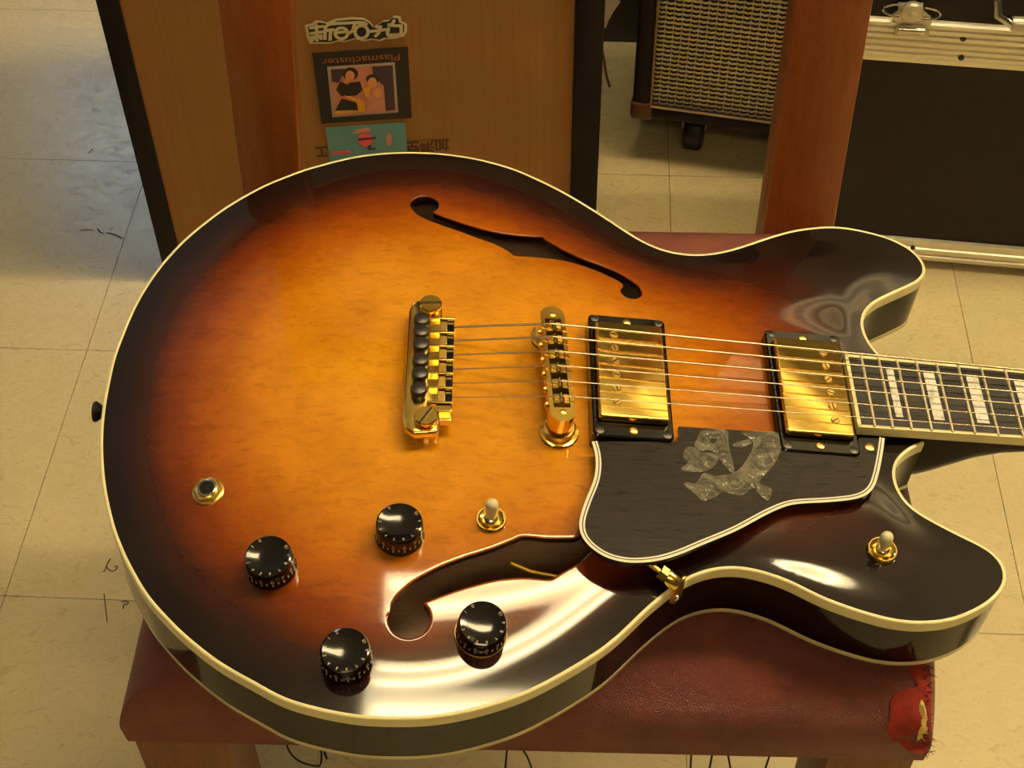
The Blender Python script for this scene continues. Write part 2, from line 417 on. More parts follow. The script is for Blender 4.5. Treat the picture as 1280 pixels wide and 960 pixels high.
for k, (x, y, yaw, s1, s2) in enumerate(LAMPS):
    r = thing('ceiling_light', names[k], 'ceiling light', T(x, y, CEIL_Z - 0.12) @ RZ(yaw), 'ceiling lights')
    MB().box((0, 0, -0.02), (1.26, 0.30, 0.04)).build('housing', 'lamp_metal', r, 0, (0.004, 2))
    MB().box((0, 0, -0.042), (1.22, 0.27, 0.004)).build('reflector', 'tray_glow_%d' % k, r, 0)
    MB().box((0, 0, 0.003), (1.20, 0.22, 0.004)).build('added_uplight', 'up_fill_glow', r, 0)  # glowing panel added on top of the housing to brighten the ceiling
    for xx in (-0.45, 0.45): MB().lathe([(0.004, 0.0), (0.004, 0.12)], 8, T(xx, 0, 0)).build('hanger_rod', 'lamp_metal', r)
    for yy in (-0.07, 0.07):
        MB().lathe([(0.016, -0.59), (0.016, 0.59)], 14, T(0, yy, -0.068) @ RY(math.pi / 2)).build('tube', 'tube_glow_%d' % k, r)

# ================================================================== GUITAR FRAMES
OB = np.array([0.02963811, 0.57158555, 0.4739551])
MBd = np.array([[0.99856446, -0.01140057, -0.05233596], [0.01323564, 0.99930485, 0.03485167], [0.05190225, -0.03549434, 0.9980212]])
GM = Matrix(((MBd[0][0], MBd[1][0], MBd[2][0], OB[0]), (MBd[0][1], MBd[1][1], MBd[2][1], OB[1]), (MBd[0][2], MBd[1][2], MBd[2][2], OB[2]), (0, 0, 0, 1)))
NECK = math.radians(4.49)
S2B = T(0, 0, 27) @ RY(NECK)                      # string frame -> body frame, mm
_s = np.array([[math.cos(NECK), 0, -math.sin(NECK)], [0, 1, 0], [math.sin(NECK), 0, math.cos(NECK)]])
MSd = _s @ MBd; OSd = OB + MBd[2] * 0.027
def bw(px, w): return frame_uv(px, OB, MBd, w / 1000) * 1000
def sw(px, w): return frame_uv(px, OSd, MSd, w / 1000) * 1000
GS = MM @ S2B
guitar = thing('electric_guitar', 'sunburst semi-hollow electric guitar with gold hardware lying on the red chair', 'guitar', GM)

TRACE = [(1098,446),(1088.0,434.4),(1080,420.6),(1077.3,413.8),(1075.5,404.4),(1076.6,395),(1082.8,384),(1093.8,374.7),(1109.4,366.9),(1128,358.3),(1143.8,350.5),(1150.8,345),(1153,337.2),(1151.6,330.2),(1145.3,320.8),(1134.4,311.4),(1118.8,302.8),(1100,295.8),(1078,290.3),(1056.3,286.4),(1034.4,285.3),(1017,286.6),(996.6,289.4),(976.3,294.2),(952.8,301.6),(929.4,309.4),(910.6,314.8),(891.9,318.4),(873,319.8),(854.4,319),(837.5,316),(818,310),(796.3,299.4),(777.5,287.7),(757.2,274.4),(733.8,259.5),(710.3,245.5),(686.9,233),(663.4,222),(640,212.2),(615.6,205),(596.9,200.3),(568.8,195.6),(540.6,192.8),(512.5,191.9),(484.4,192.8),(456.3,195.6),(428,200.9),(402,207.8),(384,212.8),(360.6,221.4),(338.8,230),(316.9,240.9),(295,253.4),(274.7,266.7),(254.4,282.3),(235.6,298),(216.9,316.8),(202.2,334),(188.1,353.6),(175.6,373.9),(165.5,394.2),(156.9,414.5),(149.1,434.8),(143.6,451.3),(138.4,475),(134.2,496),(131.1,517.8),(129.5,535),(128.8,556.9),(129.5,574),(130.8,594.4),(134.6,620.3),(138.9,639),(143.6,657.8),(149.8,675),(157.7,693.8),(165.5,709.4),(175.6,727.3),(186.8,745),(198.8,758.8),(217.5,779),(236.3,796.3),(258.1,814.2),(280,829.8),(302,842.5),(325,855),(346.9,867.3),(370.3,876.4),(393.8,882.7),(417.2,888.1),(440.6,892),(464,894.4),(490,895),(511.3,895.2),(542.5,893.1),(573.8,888.1),(605,880.6),(636.3,870.9),(660,861.7),(691.3,846),(722.5,828),(753.8,807.8),(780.3,785.2),(805,761.3),(828,742),(850,725.6),(867.2,717),(885.9,710.8),(909.4,707.7),(932.8,708.8),(958,714.8),(979.7,721.9),(1000,731),(1022.5,742.3),(1053.8,754.8),(1085,765),(1116.3,772.8),(1139.7,775.6),(1158,775.6),(1181.7,773.3),(1203.3,766.7),(1223.3,757.5),(1238.3,746.7),(1248.3,735.8),(1253.3,724.2),(1252.5,711.7),(1246.7,700.8),(1236.7,690.8),(1220,680.8),(1198.8,670.6),(1176.9,658.9),(1155,647.2),(1139.4,636.3),(1128.4,625.3),(1120.6,612.8),(1116.3,600.3),(1115.2,587.8),(1117.5,578.4),(1123.8,569),(1133,561.3),(1142.5,555),(1153,551.2)]
L_in = smooth_line(resample(bw(TRACE, 0), 4.0), 14)
sgn = 1.0
if abs(sum(x1 * y2 - x2 * y1 for (x1, y1), (x2, y2) in zip(offset2(L_in, 2), np.roll(offset2(L_in, 2), -1, 0)))) < abs(sum(x1 * y2 - x2 * y1 for (x1, y1), (x2, y2) in zip(L_in, np.roll(L_in, -1, 0)))): sgn = -1.0
def Loff(d): return offset2(L_in, sgn * d)
L_out = Loff(2.0)

def s1(pts, ox, oy, s): return [(ox + x / s, oy + y / s) for x, y in pts]
FA_UP = s1([(238,150),(222,160),(290,185),(380,215),(480,242),(580,258),(660,264),(705,265),(730,285),(800,325),(880,362),(960,392),(1040,425),(1100,460),(1138,489),(1150,515)], 480, 220, 3.5556)
FA_LO = s1([(1040,468),(960,430),(880,400),(800,378),(720,368),(640,360),(580,358),(540,330),(480,300),(420,280),(340,250),(260,222),(190,195),(138,167),(112,136)], 480, 220, 3.5556)
FN_UP = s1([(657,600),(663,565),(680,532),(712,498),(762,458),(850,410),(950,370),(1060,335),(1150,300),(1195,284)], 280, 580, 3.2) + [(686,671),(718,671),(745,655),(770,640)]
FN_LO = [(765,668),(745,685),(726,702.8),(702.5,717),(689.5,725.4),(670,724),(655,723),(623.8,725.3),(592.5,732.5),(561,742.5),(531,754)]
def arc_between(c, r, a_from, a_to, ccw):
    a0 = math.atan2(*(np.asarray(a_from) - c)[::-1]); a1 = math.atan2(*(np.asarray(a_to) - c)[::-1])
    if ccw and a1 < a0: a1 += 2 * math.pi
    if not ccw and a1 > a0: a1 -= 2 * math.pi
    n = max(4, int(abs(a1 - a0) * r / 1.3)); return [tuple(c + r * np.array([math.cos(a), math.sin(a)])) for a in np.linspace(a0, a1, n)]
def f_hole(up, lo, c0_px, r0, c1_px, r1, ccw):
    U = btop_px(up)[0]; L = btop_px(lo)[0]; c0 = btop_px([c0_px])[0][0]; c1 = btop_px([c1_px])[0][0]
    def seg(P):
        k = [0] + [i for i in range(1, len(P) - 1) if np.dot(P[i] - P[i - 1], P[i + 1] - P[i]) / np.linalg.norm(P[i] - P[i - 1]) / np.linalg.norm(P[i + 1] - P[i]) < 0.86] + [len(P) - 1]
        out = []
        for a, b in zip(k[:-1], k[1:]):
            out += [tuple(p) for p in resample(P[a:b + 1], 1.4)][:-1]
        return out + [tuple(P[-1])]
    pts = seg(U) + arc_between(c1, r1, U[-1], L[0], ccw) + seg(L) + arc_between(c0, r0, L[-1], U[0], ccw)
    out = [pts[0]]
    for p in pts[1:]:
        if math.dist(p, out[-1]) > 0.5: out.append(p)
    if math.dist(out[0], out[-1]) < 0.5: out.pop()
    return smooth_line(np.array(out), 2, True)
H_ARCH = 10.0
_tt = np.linspace(0, 1, 801); _x = np.clip((_tt - 0.10) / 0.26, 0, 1); _gp = (0.13 + 0.87 * _x * _x * (3 - 2 * _x)) * (1 - 0.97 * _tt) ** 0.8
_gg = np.r_[0, np.cumsum((_gp[1:] + _gp[:-1]) / 2)]; _gg /= _gg[-1]
def g_arch(t):          # flat recurve at the rim, steepest a little way in, gently domed centre
    return np.interp(np.clip(t, 0, 1), _tt, _gg)
# initial guess height for unprojecting the f-holes
def btop_px(px, dz=0.0, it=6):
    px = np.atleast_2d(np.asarray(px, float)); w = np.full(len(px), 8.0)
    for _ in range(it):
        uv = np.array([frame_uv(px[i:i + 1], OB, MBd, (w[i] + dz) / 1000)[0] * 1000 for i in range(len(px))])
        w = top_h(uv)
    return uv, w
# --- triangulate the top
def cdt(loops, grid_step, margin, extra=None):
    pts = []; edges = []
    for L in loops:
        o = len(pts); n = len(L); pts += [tuple(p) for p in L]; edges += [(o + i, o + (i + 1) % n) for i in range(n)]
    outer = np.array(loops[0]); mn, mx = outer.min(0), outer.max(0)
    gx = np.arange(mn[0], mx[0], grid_step); gy = np.arange(mn[1], mx[1], grid_step * 0.866)
    G = np.array([(x + (grid_step / 2 if j % 2 else 0), y) for j, y in enumerate(gy) for x in gx])
    G = G[inside(G, outer)]
    for L in loops: G = G[pdist(G, L) > margin]
    pts += [tuple(p) for p in G]
    if extra is not None: pts += [tuple(p) for p in extra]
    V, E, Fc = delaunay_2d_cdt([Vector(p) for p in pts], edges, [], 0, 1e-5)[:3]
    V = np.array([tuple(v) for v in V]); Fc = np.array([tuple(f) for f in Fc])
    c = V[Fc].mean(1); Fc = Fc[inside(c, outer)]
    return V, Fc
def fem(V, Fc, bmask):
    """membrane under even pressure, zero on the rim (conjugate gradients)"""
    i, j, k = Fc.T; n = len(V); I = []; J = []; W = []
    b = np.zeros(n)
    for a, p, q in ((i, j, k), (j, k, i), (k, i, j)):
        e1 = V[p] - V[a]; e2 = V[q] - V[a]; cr = np.abs(e1[:, 0] * e2[:, 1] - e1[:, 1] * e2[:, 0]); ct = (e1 * e2).sum(1) / np.maximum(cr, 1e-9) / 2
        I += [p, q]; J += [q, p]; W += [ct, ct]; np.add.at(b, a, cr / 6)
    I = np.concatenate(I); J = np.concatenate(J); W = np.concatenate(W)
    D = np.bincount(I, W, n); free = (~bmask).astype(float)
    A = lambda x: (D * x - np.bincount(I, W * x[J], n)) * free
    x = np.zeros(n); r = b * free; z = r / np.maximum(D, 1e-9); p = z.copy(); rz = r @ z
    for _ in range(700):
        Ap = A(p); al = rz / max(p @ Ap, 1e-30); x += al * p; r -= al * Ap
        if np.linalg.norm(r) < 1e-6 * np.linalg.norm(b): break
        z = r / np.maximum(D, 1e-9); rz2 = r @ z; p = z + rz2 / rz * p; rz = rz2
    return x
def loop_close(L): return resample(L, 4.0, True)
outer_loop = L_in
V0, F0 = cdt([outer_loop], 6.0, 2.5)
bm0 = pdist(V0, outer_loop) < 0.05
phi0 = fem(V0, F0, bm0); PMAX = phi0.max()
def t_lookup(uv, V=V0, F=F0, ph=phi0):
    uv = np.atleast_2d(uv); out = np.zeros(len(uv))
    a, b, c = V[F[:, 0]], V[F[:, 1]], V[F[:, 2]]; d = (b[:, 0] - a[:, 0]) * (c[:, 1] - a[:, 1]) - (c[:, 0] - a[:, 0]) * (b[:, 1] - a[:, 1])
    for i, p in enumerate(uv):
        l1 = ((b[:, 0] - p[0]) * (c[:, 1] - p[1]) - (c[:, 0] - p[0]) * (b[:, 1] - p[1])) / d
        l2 = ((c[:, 0] - p[0]) * (a[:, 1] - p[1]) - (a[:, 0] - p[0]) * (c[:, 1] - p[1])) / d
        l3 = 1 - l1 - l2; m = np.minimum(np.minimum(l1, l2), l3); k = int(np.argmax(m))
        out[i] = 0 if m[k] < -0.05 else (l1[k] * ph[F[k, 0]] + l2[k] * ph[F[k, 1]] + l3[k] * ph[F[k, 2]]) / PMAX
    return out
def sstep(a, b, x):
    y = np.clip((x - a) / (b - a), 0, 1); return y * y * (3 - 2 * y)
def h_of(V, t):
    V = np.atleast_2d(V)
    horn = sstep(85, 140, V[:, 0]) * sstep(50, 85, np.abs(V[:, 1]))
    return H_ARCH * g_arch(t) + 1.3 * horn * sstep(0.015, 0.13, t)
def top_h(uv): return h_of(uv, t_lookup(uv))
fh_far = f_hole(FA_UP, FA_LO, (530.6, 255.8), 9.9, (789.4, 364.0), 7.4, False)
fh_near = f_hole(FN_UP, FN_LO, (511.3, 772.5), 11.6, (785, 648), 8.0, False)
def guard(L, d):
    a = sum(L[i][0] * L[(i + 1) % len(L)][1] - L[(i + 1) % len(L)][0] * L[i][1] for i in range(len(L)))
    G = smooth_line(offset2(L, d if a > 0 else -d, True), 3, True); keep = [G[0]]
    for p in G[1:]:
        if math.dist(p, keep[-1]) > 0.8: keep.append(p)
    G = np.array(keep); return G[pdist(G, L) > d * 0.75]
V1, F1 = cdt([outer_loop, fh_far, fh_near], 3.4, 2.6, np.vstack([guard(L, d) for L in (fh_far, fh_near) for d in (0.9, 2.0)]))
bm1 = pdist(V1, outer_loop) < 0.05
phi1 = fem(V1, F1, bm1); t1 = phi1 / PMAX; h1 = h_of(V1, t1)
cen = V1[F1].mean(1); keep = ~(inside(cen, fh_far) | inside(cen, fh_near)); F1k = F1[keep]
verts = [(V1[i][0], V1[i][1], h1[i]) for i in range(len(V1))]; faces = [tuple(f) for f in F1k]; burst = list(t1)
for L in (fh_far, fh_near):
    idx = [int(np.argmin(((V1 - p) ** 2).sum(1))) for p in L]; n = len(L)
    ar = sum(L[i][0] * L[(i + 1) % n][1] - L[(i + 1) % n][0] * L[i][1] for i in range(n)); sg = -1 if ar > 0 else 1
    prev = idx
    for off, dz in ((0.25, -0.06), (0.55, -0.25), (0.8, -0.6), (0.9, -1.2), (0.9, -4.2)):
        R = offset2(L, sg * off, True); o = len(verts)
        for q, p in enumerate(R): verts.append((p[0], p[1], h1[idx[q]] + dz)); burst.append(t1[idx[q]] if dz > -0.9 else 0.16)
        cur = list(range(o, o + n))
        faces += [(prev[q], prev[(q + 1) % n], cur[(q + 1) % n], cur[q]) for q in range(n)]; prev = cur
me = bpy.data.meshes.new('top_plate'); me.from_pydata([tuple(np.array(v) * 0.001) for v in verts], [], faces)
bm = bmesh.new(); bm.from_mesh(me); bmesh.ops.recalc_face_normals(bm, faces=bm.faces)
loose = [v for v in bm.verts if not v.link_faces]; keepmap = [v.index for v in bm.verts if v.link_faces]
bmesh.ops.delete(bm, geom=loose, context='VERTS')
if sum(f.normal.z for f in bm.faces) < 0: bmesh.ops.reverse_faces(bm, faces=bm.faces)
bm.to_mesh(me); bm.free()
at = me.attributes.new('burst', 'FLOAT', 'POINT'); at.data.foreach_set('value', [burst[i] for i in keepmap])
obj('top_plate', me, 'top', guitar, 50)
# --- bindings, sides, back
def ring3(d, w): return [(p[0], p[1], w) for p in Loff(d)]
def sweep(prof, close=False):
    mb = MB(); R = [ring3(d, w) for d, w in prof]
    n = len(R[0]); vs = [v for r in R for v in r]
    fs = [(k * n + i, k * n + i + 1, (k + 1) * n + i + 1, (k + 1) * n + i) for k in range(len(R) - 1) for i in range(n - 1)]
    if close:
        m = len(R); fs += [((m - 1) * n + i, (m - 1) * n + i + 1, i + 1, i) for i in range(n - 1)]
        fs += [tuple(k * n for k in range(m)), tuple(k * n + n - 1 for k in range(m))]
    return mb.add(vs, fs)
sweep([(0.0, 0.0), (0.6, 0.25), (1.4, 0.1), (1.85, -0.25), (2.0, -0.8), (2.0, -7.6), (1.5, -7.6), (0.0, -6)], True).build('binding', 'cream_binding', guitar, 40, M=MM)
sweep([(1.6, -40.0), (2.0, -40.0), (2.0, -43.4), (1.7, -43.9), (1.2, -44.0), (0.0, -44.0), (0.0, -40)], True).build('binding', 'cream_binding', guitar, 40, M=MM)
sd = MB(); lo = np.array(Loff(1.75)); n = len(lo)
for w0, w1 in ((-7.0, -40.5),):
    sd.add([(p[0], p[1], w0) for p in lo] + [(p[0], p[1], w1) for p in lo], [(i, (i + 1) % n, n + (i + 1) % n, n + i) for i in range(n)])
sd.build('side', 'side_lacquer', guitar, 40, M=MM)
hb = -44 - 9.0 * g_arch(phi0 / PMAX)
bk = MB(); bk.add([(V0[i][0], V0[i][1], hb[i]) for i in range(len(V0))], [tuple(f) for f in F0]); bk.build('back_plate', 'side_lacquer', guitar, 40, M=MM)
ib = MB(); ib.add([(V0[i][0], V0[i][1], hb[i] + 5) for i in range(len(V0))], [tuple(f) for f in F0]); ib.build('inside_back', 'raw_inside_wood', guitar, 40, M=MM)
MB().box((-35, 0, -23), (400, 96, 34)).build('center_block', 'raw_inside_wood', guitar, 0, M=MM)
wy = btop_px([(640, 683), (665, 693), (700, 700), (735, 700)])[0]
MB().tube([(p[0], p[1], z) for p, z in zip(wy, (-9, -10, -11, -12))], 0.9, 8).build('wire', 'yellow_insulation', guitar, M=MM)

# --- fingerboard, frets, inlays, neck (string frame)
SC = 628.0
def hw(u): return 21.2 + (SC - u) / SC * 8.4
U_END = 166.5
bx = [(U_END, -hw(U_END)), (SC, -hw(SC)), (SC, hw(SC)), (U_END, hw(U_END))]
MB().prism([(U_END + 2, -hw(U_END) + 2), (SC, -hw(SC) + 2), (SC, hw(SC) - 2), (U_END + 2, hw(U_END) - 2)], -8, -1.2).build('fingerboard', 'ebony', guitar, 30, M=GS)
board = [o for o in COL.objects if o.name == 'fingerboard'][0]
eb = MB(); eb.prism([(U_END, -hw(U_END)), (U_END + 2, -hw(U_END) + 0), (U_END + 2, hw(U_END)), (U_END, hw(U_END))], -8, -1.1)
for s in (-1, 1): eb.prism([(U_END, s * hw(U_END)), (SC, s * hw(SC)), (SC, s * (hw(SC) - 2)), (U_END, s * (hw(U_END) - 2))], -8, -1.1)
eb.build('edge_binding', 'cream_binding', board, 30, M=GS)
for n_ in range(1, 23):
    u = SC * 2 ** (-n_ / 12); L = 2 * hw(u) - 0.6
    MB().lathe([(0.2, -L / 2), (1.0, -L / 2 + 0.6), (1.0, L / 2 - 0.6), (0.2, L / 2)], 10, T(u, 0, -1.1) @ RX(math.pi / 2)).build('fret', 'fret_nickel', board, M=GS)
fu = lambda n_: SC * 2 ** (-n_ / 12)
for n_ in (1, 3, 5, 7, 9, 12, 15, 17, 19, 21):
    a, b = fu(n_), fu(n_ - 1); c = (a + b) / 2; wd = (b - a) * 0.52; hl = hw(c) * 0.66
    if n_ == 21: wd *= 0.75
    MB().box((c, 0, -1.25), (wd, 2 * hl, 0.5)).build('inlay', 'pearl', board, 0, M=GS)
nk = MB(); secs = []
def neck_sec(u, w, dpt, sq):
    pts = []
    for i in range(17):
        a = math.pi * i / 16; c, s_ = math.cos(a), math.sin(a); e = 2 / sq
        pts.append((u, w * math.copysign(abs(c) ** e, c), -8 - dpt * abs(s_) ** e))
    return pts
for u, d_, sq in ((165, 46, 6), (200, 46, 6), (216, 45, 5), (224, 42, 4.2), (232, 36, 3.6), (244, 27.5, 3), (258, 20.5, 2.6), (276, 16.5, 2.3), (310, 15, 2.2), (450, 14, 2.1), (628, 13, 2.1)):
    secs.append(neck_sec(u, hw(u) - (0.4 if u > 225 else 1.0), d_, sq))
vs = [p for s in secs for p in s]; nn = 17
fs = [(k * nn + i, k * nn + i + 1, (k + 1) * nn + i + 1, (k + 1) * nn + i) for k in range(len(secs) - 1) for i in range(nn - 1)]
fs += [(k * nn, (k + 1) * nn, (k + 1) * nn + nn - 1, k * nn + nn - 1) for k in range(len(secs) - 1)] + [tuple(range(nn)), tuple((len(secs) - 1) * nn + i for i in range(nn))]
nk.add(vs, fs).build('neck', 'neck_lacquer', guitar, 40, M=GS)
MB().box((SC + 2.5, 0, -3.5), (5, 43, 9)).build('nut', 'ivory_plastic', guitar, 30, (0.0004, 2), M=GS)
hd = T(SC + 5, 0, -8) @ RY(math.radians(15))
MB().prism([(0, -21), (30, -26), (60, -36), (120, -38), (165, -40), (175, -20), (168, 0), (175, 20), (165, 40), (120, 38), (60, 36), (30, 26), (0, 21)], -14, 0, hd).build('headstock', 'neck_lacquer', guitar, 30, (0.001, 2), M=GS)
for s in (-1, 1):
    for k in range(3):
        x = 50 + 40 * k
        mb = MB().lathe([(5, -1), (5, 3), (3, 4), (3, 16), (3.4, 18)], 16, hd @ T(x, s * 24, 0)); mb.lathe([(2, 0), (2, 14), (7, 16), (8, 22), (5, 28)], 12, hd @ T(x, s * 34, -7) @ RX(-s * math.pi / 2))
        mb.build('tuner', 'gold', guitar, M=GS)

# --- pickups
def pickup(uc, name_parts, cover_w, pole_du, rtop, ring_px, flip):
    ring = MB(); oP, iP = rrect(45.5, 90.5, 3, 4), rrect(40.4, 72.4, 2.5, 4)
    tp, bo = rtop, rtop - 13
    n = len(oP); vs = [(x * 1.012, y * 1.008, bo) for x, y in oP] + [(x, y, tp - 0.8) for x, y in oP] + [(x * 0.965, y * 0.983, tp) for x, y in oP] + [(x, y, tp) for x, y in iP] + [(x, y, bo) for x, y in iP]
    fs = [(k * n + i, k * n + (i + 1) % n, (k + 1) * n + (i + 1) % n, (k + 1) * n + i) for k in range(4) for i in range(n)]
    ring.add(vs, fs, T(uc, 0, 0)); p = ring.build('pickup', 'black_plastic', guitar, 35, M=GS)
    MB().prism(rrect(39.6, 70.8, 2.2, 5), rtop - 9, cover_w, T(uc, 0, 0)).build('cover', 'gold', p, 50, (0.0011, 3), M=GS)
    for k in range(6):
        v = -25.2 + 10.08 * k
        mb = MB().lathe([(2.5, cover_w - 0.5), (2.5, cover_w + 0.35), (2.0, cover_w + 0.7)], 16, T(uc + pole_du, v, 0))
        mb.build('pole_screw', 'gold_brushed', p, M=GS)
        MB().box((0, 0, 0), (4.0, 0.7, 0.2), T(uc + pole_du, v, cover_w + 0.68) @ RZ(0.6 + k * 1.1)).build('screw_slot', 'screw_dark', p, 0, M=GS)
    for a in (-1, 1):
        for b in (-1, 1):
            MB().lathe([(2.5, rtop - 0.2), (2.5, rtop + 0.25), (1.6, rtop + 0.5)], 14, T(uc + a * 19, b * 41.8, 0)).build('ring_screw', 'screw_dark', p, M=GS)
        MB().lathe([(2.4, rtop - 0.2), (2.4, rtop + 0.35), (1.5, rtop + 0.8)], 14, T(uc, a * 40.6, 0)).build('height_screw', 'gold_brushed', p, M=GS)
    return p
pickup(37.3, None, 1.2, -9.3, -4.0, None, 1)['label'] = 'gold covered pickup in black ring by the bridge'
pickup(143.7, None, 0.2, 9.3, -4.6, None, -1)['label'] = 'gold covered pickup in black ring at the fingerboard end'

# --- pickguard
PG_EDGE = [(739.7,552),(743.6,566),(744.7,581.7),(742,600),(733.8,620.7),(727.2,639),(724,654.6),(727.2,670.2),(739,684.5),(757.2,696.3),(778,702.2),(796.3,703.5),(822.3,701),(848.3,693.6),(879.6,680.6),(920,663.7),(960,642.5),(985.6,632),(1008,629),(1032.5,627.8),(1070,623.5),(1088.8,613.8),(1097,597),(1102.8,570),(1106,548)]
PW = -6.0
pe = smooth_line(resample(sw(PG_EDGE, PW), 3.0), 4)
rest = sw([(1074, 547), (1068, 566), (990, 558), (976, 541), (848, 533), (850, 552)], PW)
poly = [tuple(p) for p in pe] + [tuple(p) for p in rest]
pgd = MB().prism(poly, PW - 3.2, PW).build('pickguard', 'pickguard', guitar, 30, M=GS)
d0 = offset2(pe, 1.0); sg = -1 if inside(d0[10:11], poly)[0] == False else 1
for nm, a, b, dz, mt in (('edge_binding', 0.0, 1.5, 0.10, 'white_line'), ('black_ply', 1.5, 2.1, 0.08, 'black_line'), ('edge_binding', 2.1, 3.0, 0.10, 'white_line'), ('black_ply', 3.0, 3.4, 0.08, 'black_line')):
    A = offset2(pe, sg * a); B = offset2(pe, sg * b); mb = MB(); m = len(pe)
    vs = [(p[0], p[1], PW + dz) for p in A] + [(p[0], p[1], PW + dz) for p in B] + [(p[0], p[1], PW - (3.2 if a == 0 else 0.2)) for p in offset2(pe, sg * a - (0.08 if a == 0 else 0))] + [(p[0], p[1], PW - 0.2) for p in B]
    fs = [(k * m + i, k * m + i + 1, l * m + i + 1, l * m + i) for k, l in ((0, 1), (0, 2), (1, 3)) for i in range(m - 1)]
    mb.add(vs, fs).build(nm, mt, pgd, 30, M=GS)
sp = sw([(1087, 559)], PW)[0]
MB().lathe([(2.8, PW), (2.8, PW + 0.4), (1.6, PW + 0.9)], 14, T(sp[0], sp[1], 0)).build('screw', 'gold_brushed', pgd, M=GS)
# crumpled clear film on the pickguard
FILM = [[(505,532),(600,532),(612,590),(636,700),(615,695),(580,655),(545,615),(500,615),(475,595),(490,560)],
        [(430,640),(440,605),(470,600),(500,620),(545,625),(570,640),(560,670),(525,695),(470,700),(420,690),(450,660)],
        [(510,705),(560,715),(640,700),(690,640),(710,590),(690,560),(660,545),(680,536),(815,545),(822,600),(800,660),(760,710),(735,745),(785,770),(770,815),(740,795),(710,765),(660,795),(590,780),(560,800),(510,815),(480,790),(435,755),(440,740),(480,745)],
        [(625,592),(650,580),(690,570),(705,585),(660,602)]]
for pl in FILM:
    L = resample(sw(s1(pl, 720, 370, 3.2), PW + 1), 1.2, True)
    V, Fc = cdt([L], 1.3, 0.4); dd = pdist(V, L)
    mb = MB(); vs = []
    for p, e in zip(V, dd):
        nz = noise.fractal(Vector((p[0] * 0.11, p[1] * 0.11, 3.3)), 1.0, 2.0, 3)
        vs.append((p[0], p[1], PW + 0.25 + min(e, 5) * 0.35 * (0.75 + 1.1 * nz)))
    mb.add(vs, [tuple(f) for f in Fc]).build('protective_film', 'film', pgd, 60, M=GS)['label'] = 'crumpled clear film stuck on the pickguard'

# --- pickguard bracket (body frame)
a0 = bw([(806, 701)], 14)[0]; a1 = bw([(829, 717)], 9)[0]; a2 = bw([(838, 727)], 3)[0]
br = MB().tube([(a0[0], a0[1], 14), (a1[0], a1[1], 9)], 1.5, 10).build('pickguard_bracket', 'gold_brushed', guitar, M=MM)
dv = Vector((a1[0] - a0[0], a1[1] - a0[1], -5)).normalized(); q = dv.to_track_quat('Z', 'Y').to_matrix().to_4x4()
MB().lathe([(3.6, -3), (4.2, -2.5), (4.2, 1.5), (3.6, 2)], 6, T(a1[0], a1[1], 9) @ q).build('hex_nut', 'gold', br, 20, M=MM)
c1 = np.array([a2[0], a2[1]]); pd = pdist(np.array([c1]), L_out, False)
k = int(np.argmin(((L_out - c1) ** 2).sum(1))); tn = (L_out[k + 1] - L_out[k - 1]); tn /= np.linalg.norm(tn); nr = np.array([tn[1], -tn[0]]) * sgn
ang = math.atan2(tn[1], tn[0])
MB().lathe([(4.2, -4), (4.6, -3.2), (4.6, 3.2), (4.2, 4)], 20, T(a1[0] + dv[0] * 5.5, a1[1] + dv[1] * 5.5, 9 + dv[2] * 5.5) @ q).build('barrel', 'gold', br, 30, M=MM)
pc = L_out[k] + nr * 0.9
MB().prism([(-4.2, 8), (4.2, 8), (4.2, -10), (0, -15), (-4.2, -10)], -0.7, 0.7, T(pc[0], pc[1], 0) @ RZ(ang) @ RX(math.pi / 2)).build('side_plate', 'gold_brushed', br, 30, (0.0003, 2), M=MM)
MB().lathe([(2.2, 0), (2.0, 0.8), (1.0, 1.4)], 14, T(pc[0] + nr[0] * 0.7, pc[1] + nr[1] * 0.7, -8.5) @ RZ(math.atan2(nr[1], nr[0])) @ RY(math.pi / 2)).build('screw', 'chrome', br, M=MM)

# --- bridge (string frame)
be0 = sw([(690.6, 394)], 2.2)[0]; be1 = sw([(703.5, 514)], 2.2)[0]
bc = (be0 + be1) / 2; bd = be0 - be1; BL = np.linalg.norm(bd); bang = math.atan2(bd[1], bd[0]) - math.pi / 2
BM = T(bc[0], bc[1], 0) @ RZ(bang)
BW = 14.2
def slot_outline(L, W, n=12):
    pts = []
    for i in range(n + 1): a = math.pi * i / n; pts.append((W / 2 * math.cos(a), L / 2 + W / 2 * math.sin(a)))
    for i in range(n + 1): a = math.pi + math.pi * i / n; pts.append((W / 2 * math.cos(a), -L / 2 + W / 2 * math.sin(a)))
    return pts
so = slot_outline(BL, BW); brg = MB()
ni = len(so); slot = rrect(9.4, 66, 0.6, 2)
V, Fc = cdt([np.array(so), np.array(slot)], 4, 1.2); c = V[Fc].mean(1); Fc = Fc[~inside(c, slot)]
brg.add([(p[0], p[1], 2.2) for p in V], [tuple(f) for f in Fc], BM)
brg.add([(x, y, 2.2) for x, y in so] + [(x, y, -9) for x, y in so], [(i, (i + 1) % ni, ni + (i + 1) % ni, ni + i) for i in range(ni)] + [tuple(range(ni, 2 * ni))], BM)
m_ = len(slot); brg.add([(x, y, 2.2) for x, y in slot] + [(x, y, -3) for x, y in slot], [(i, (i + 1) % m_, m_ + (i + 1) % m_, m_ + i) for i in range(m_)] + [tuple(range(m_, 2 * m_))], BM)
bridge = brg.build('bridge', 'gold', guitar, 40, M=GS)
MB().prism(slot, -3.05, -2.7, BM).build('bridge_channel', 'black_line', bridge, 0, M=GS)
SADPX = [(688.7, 404.7), (691, 421), (694, 439), (697.5, 457), (700.5, 476.1), (703.7, 495.1)]
saddle = sw(SADPX, 4.6)
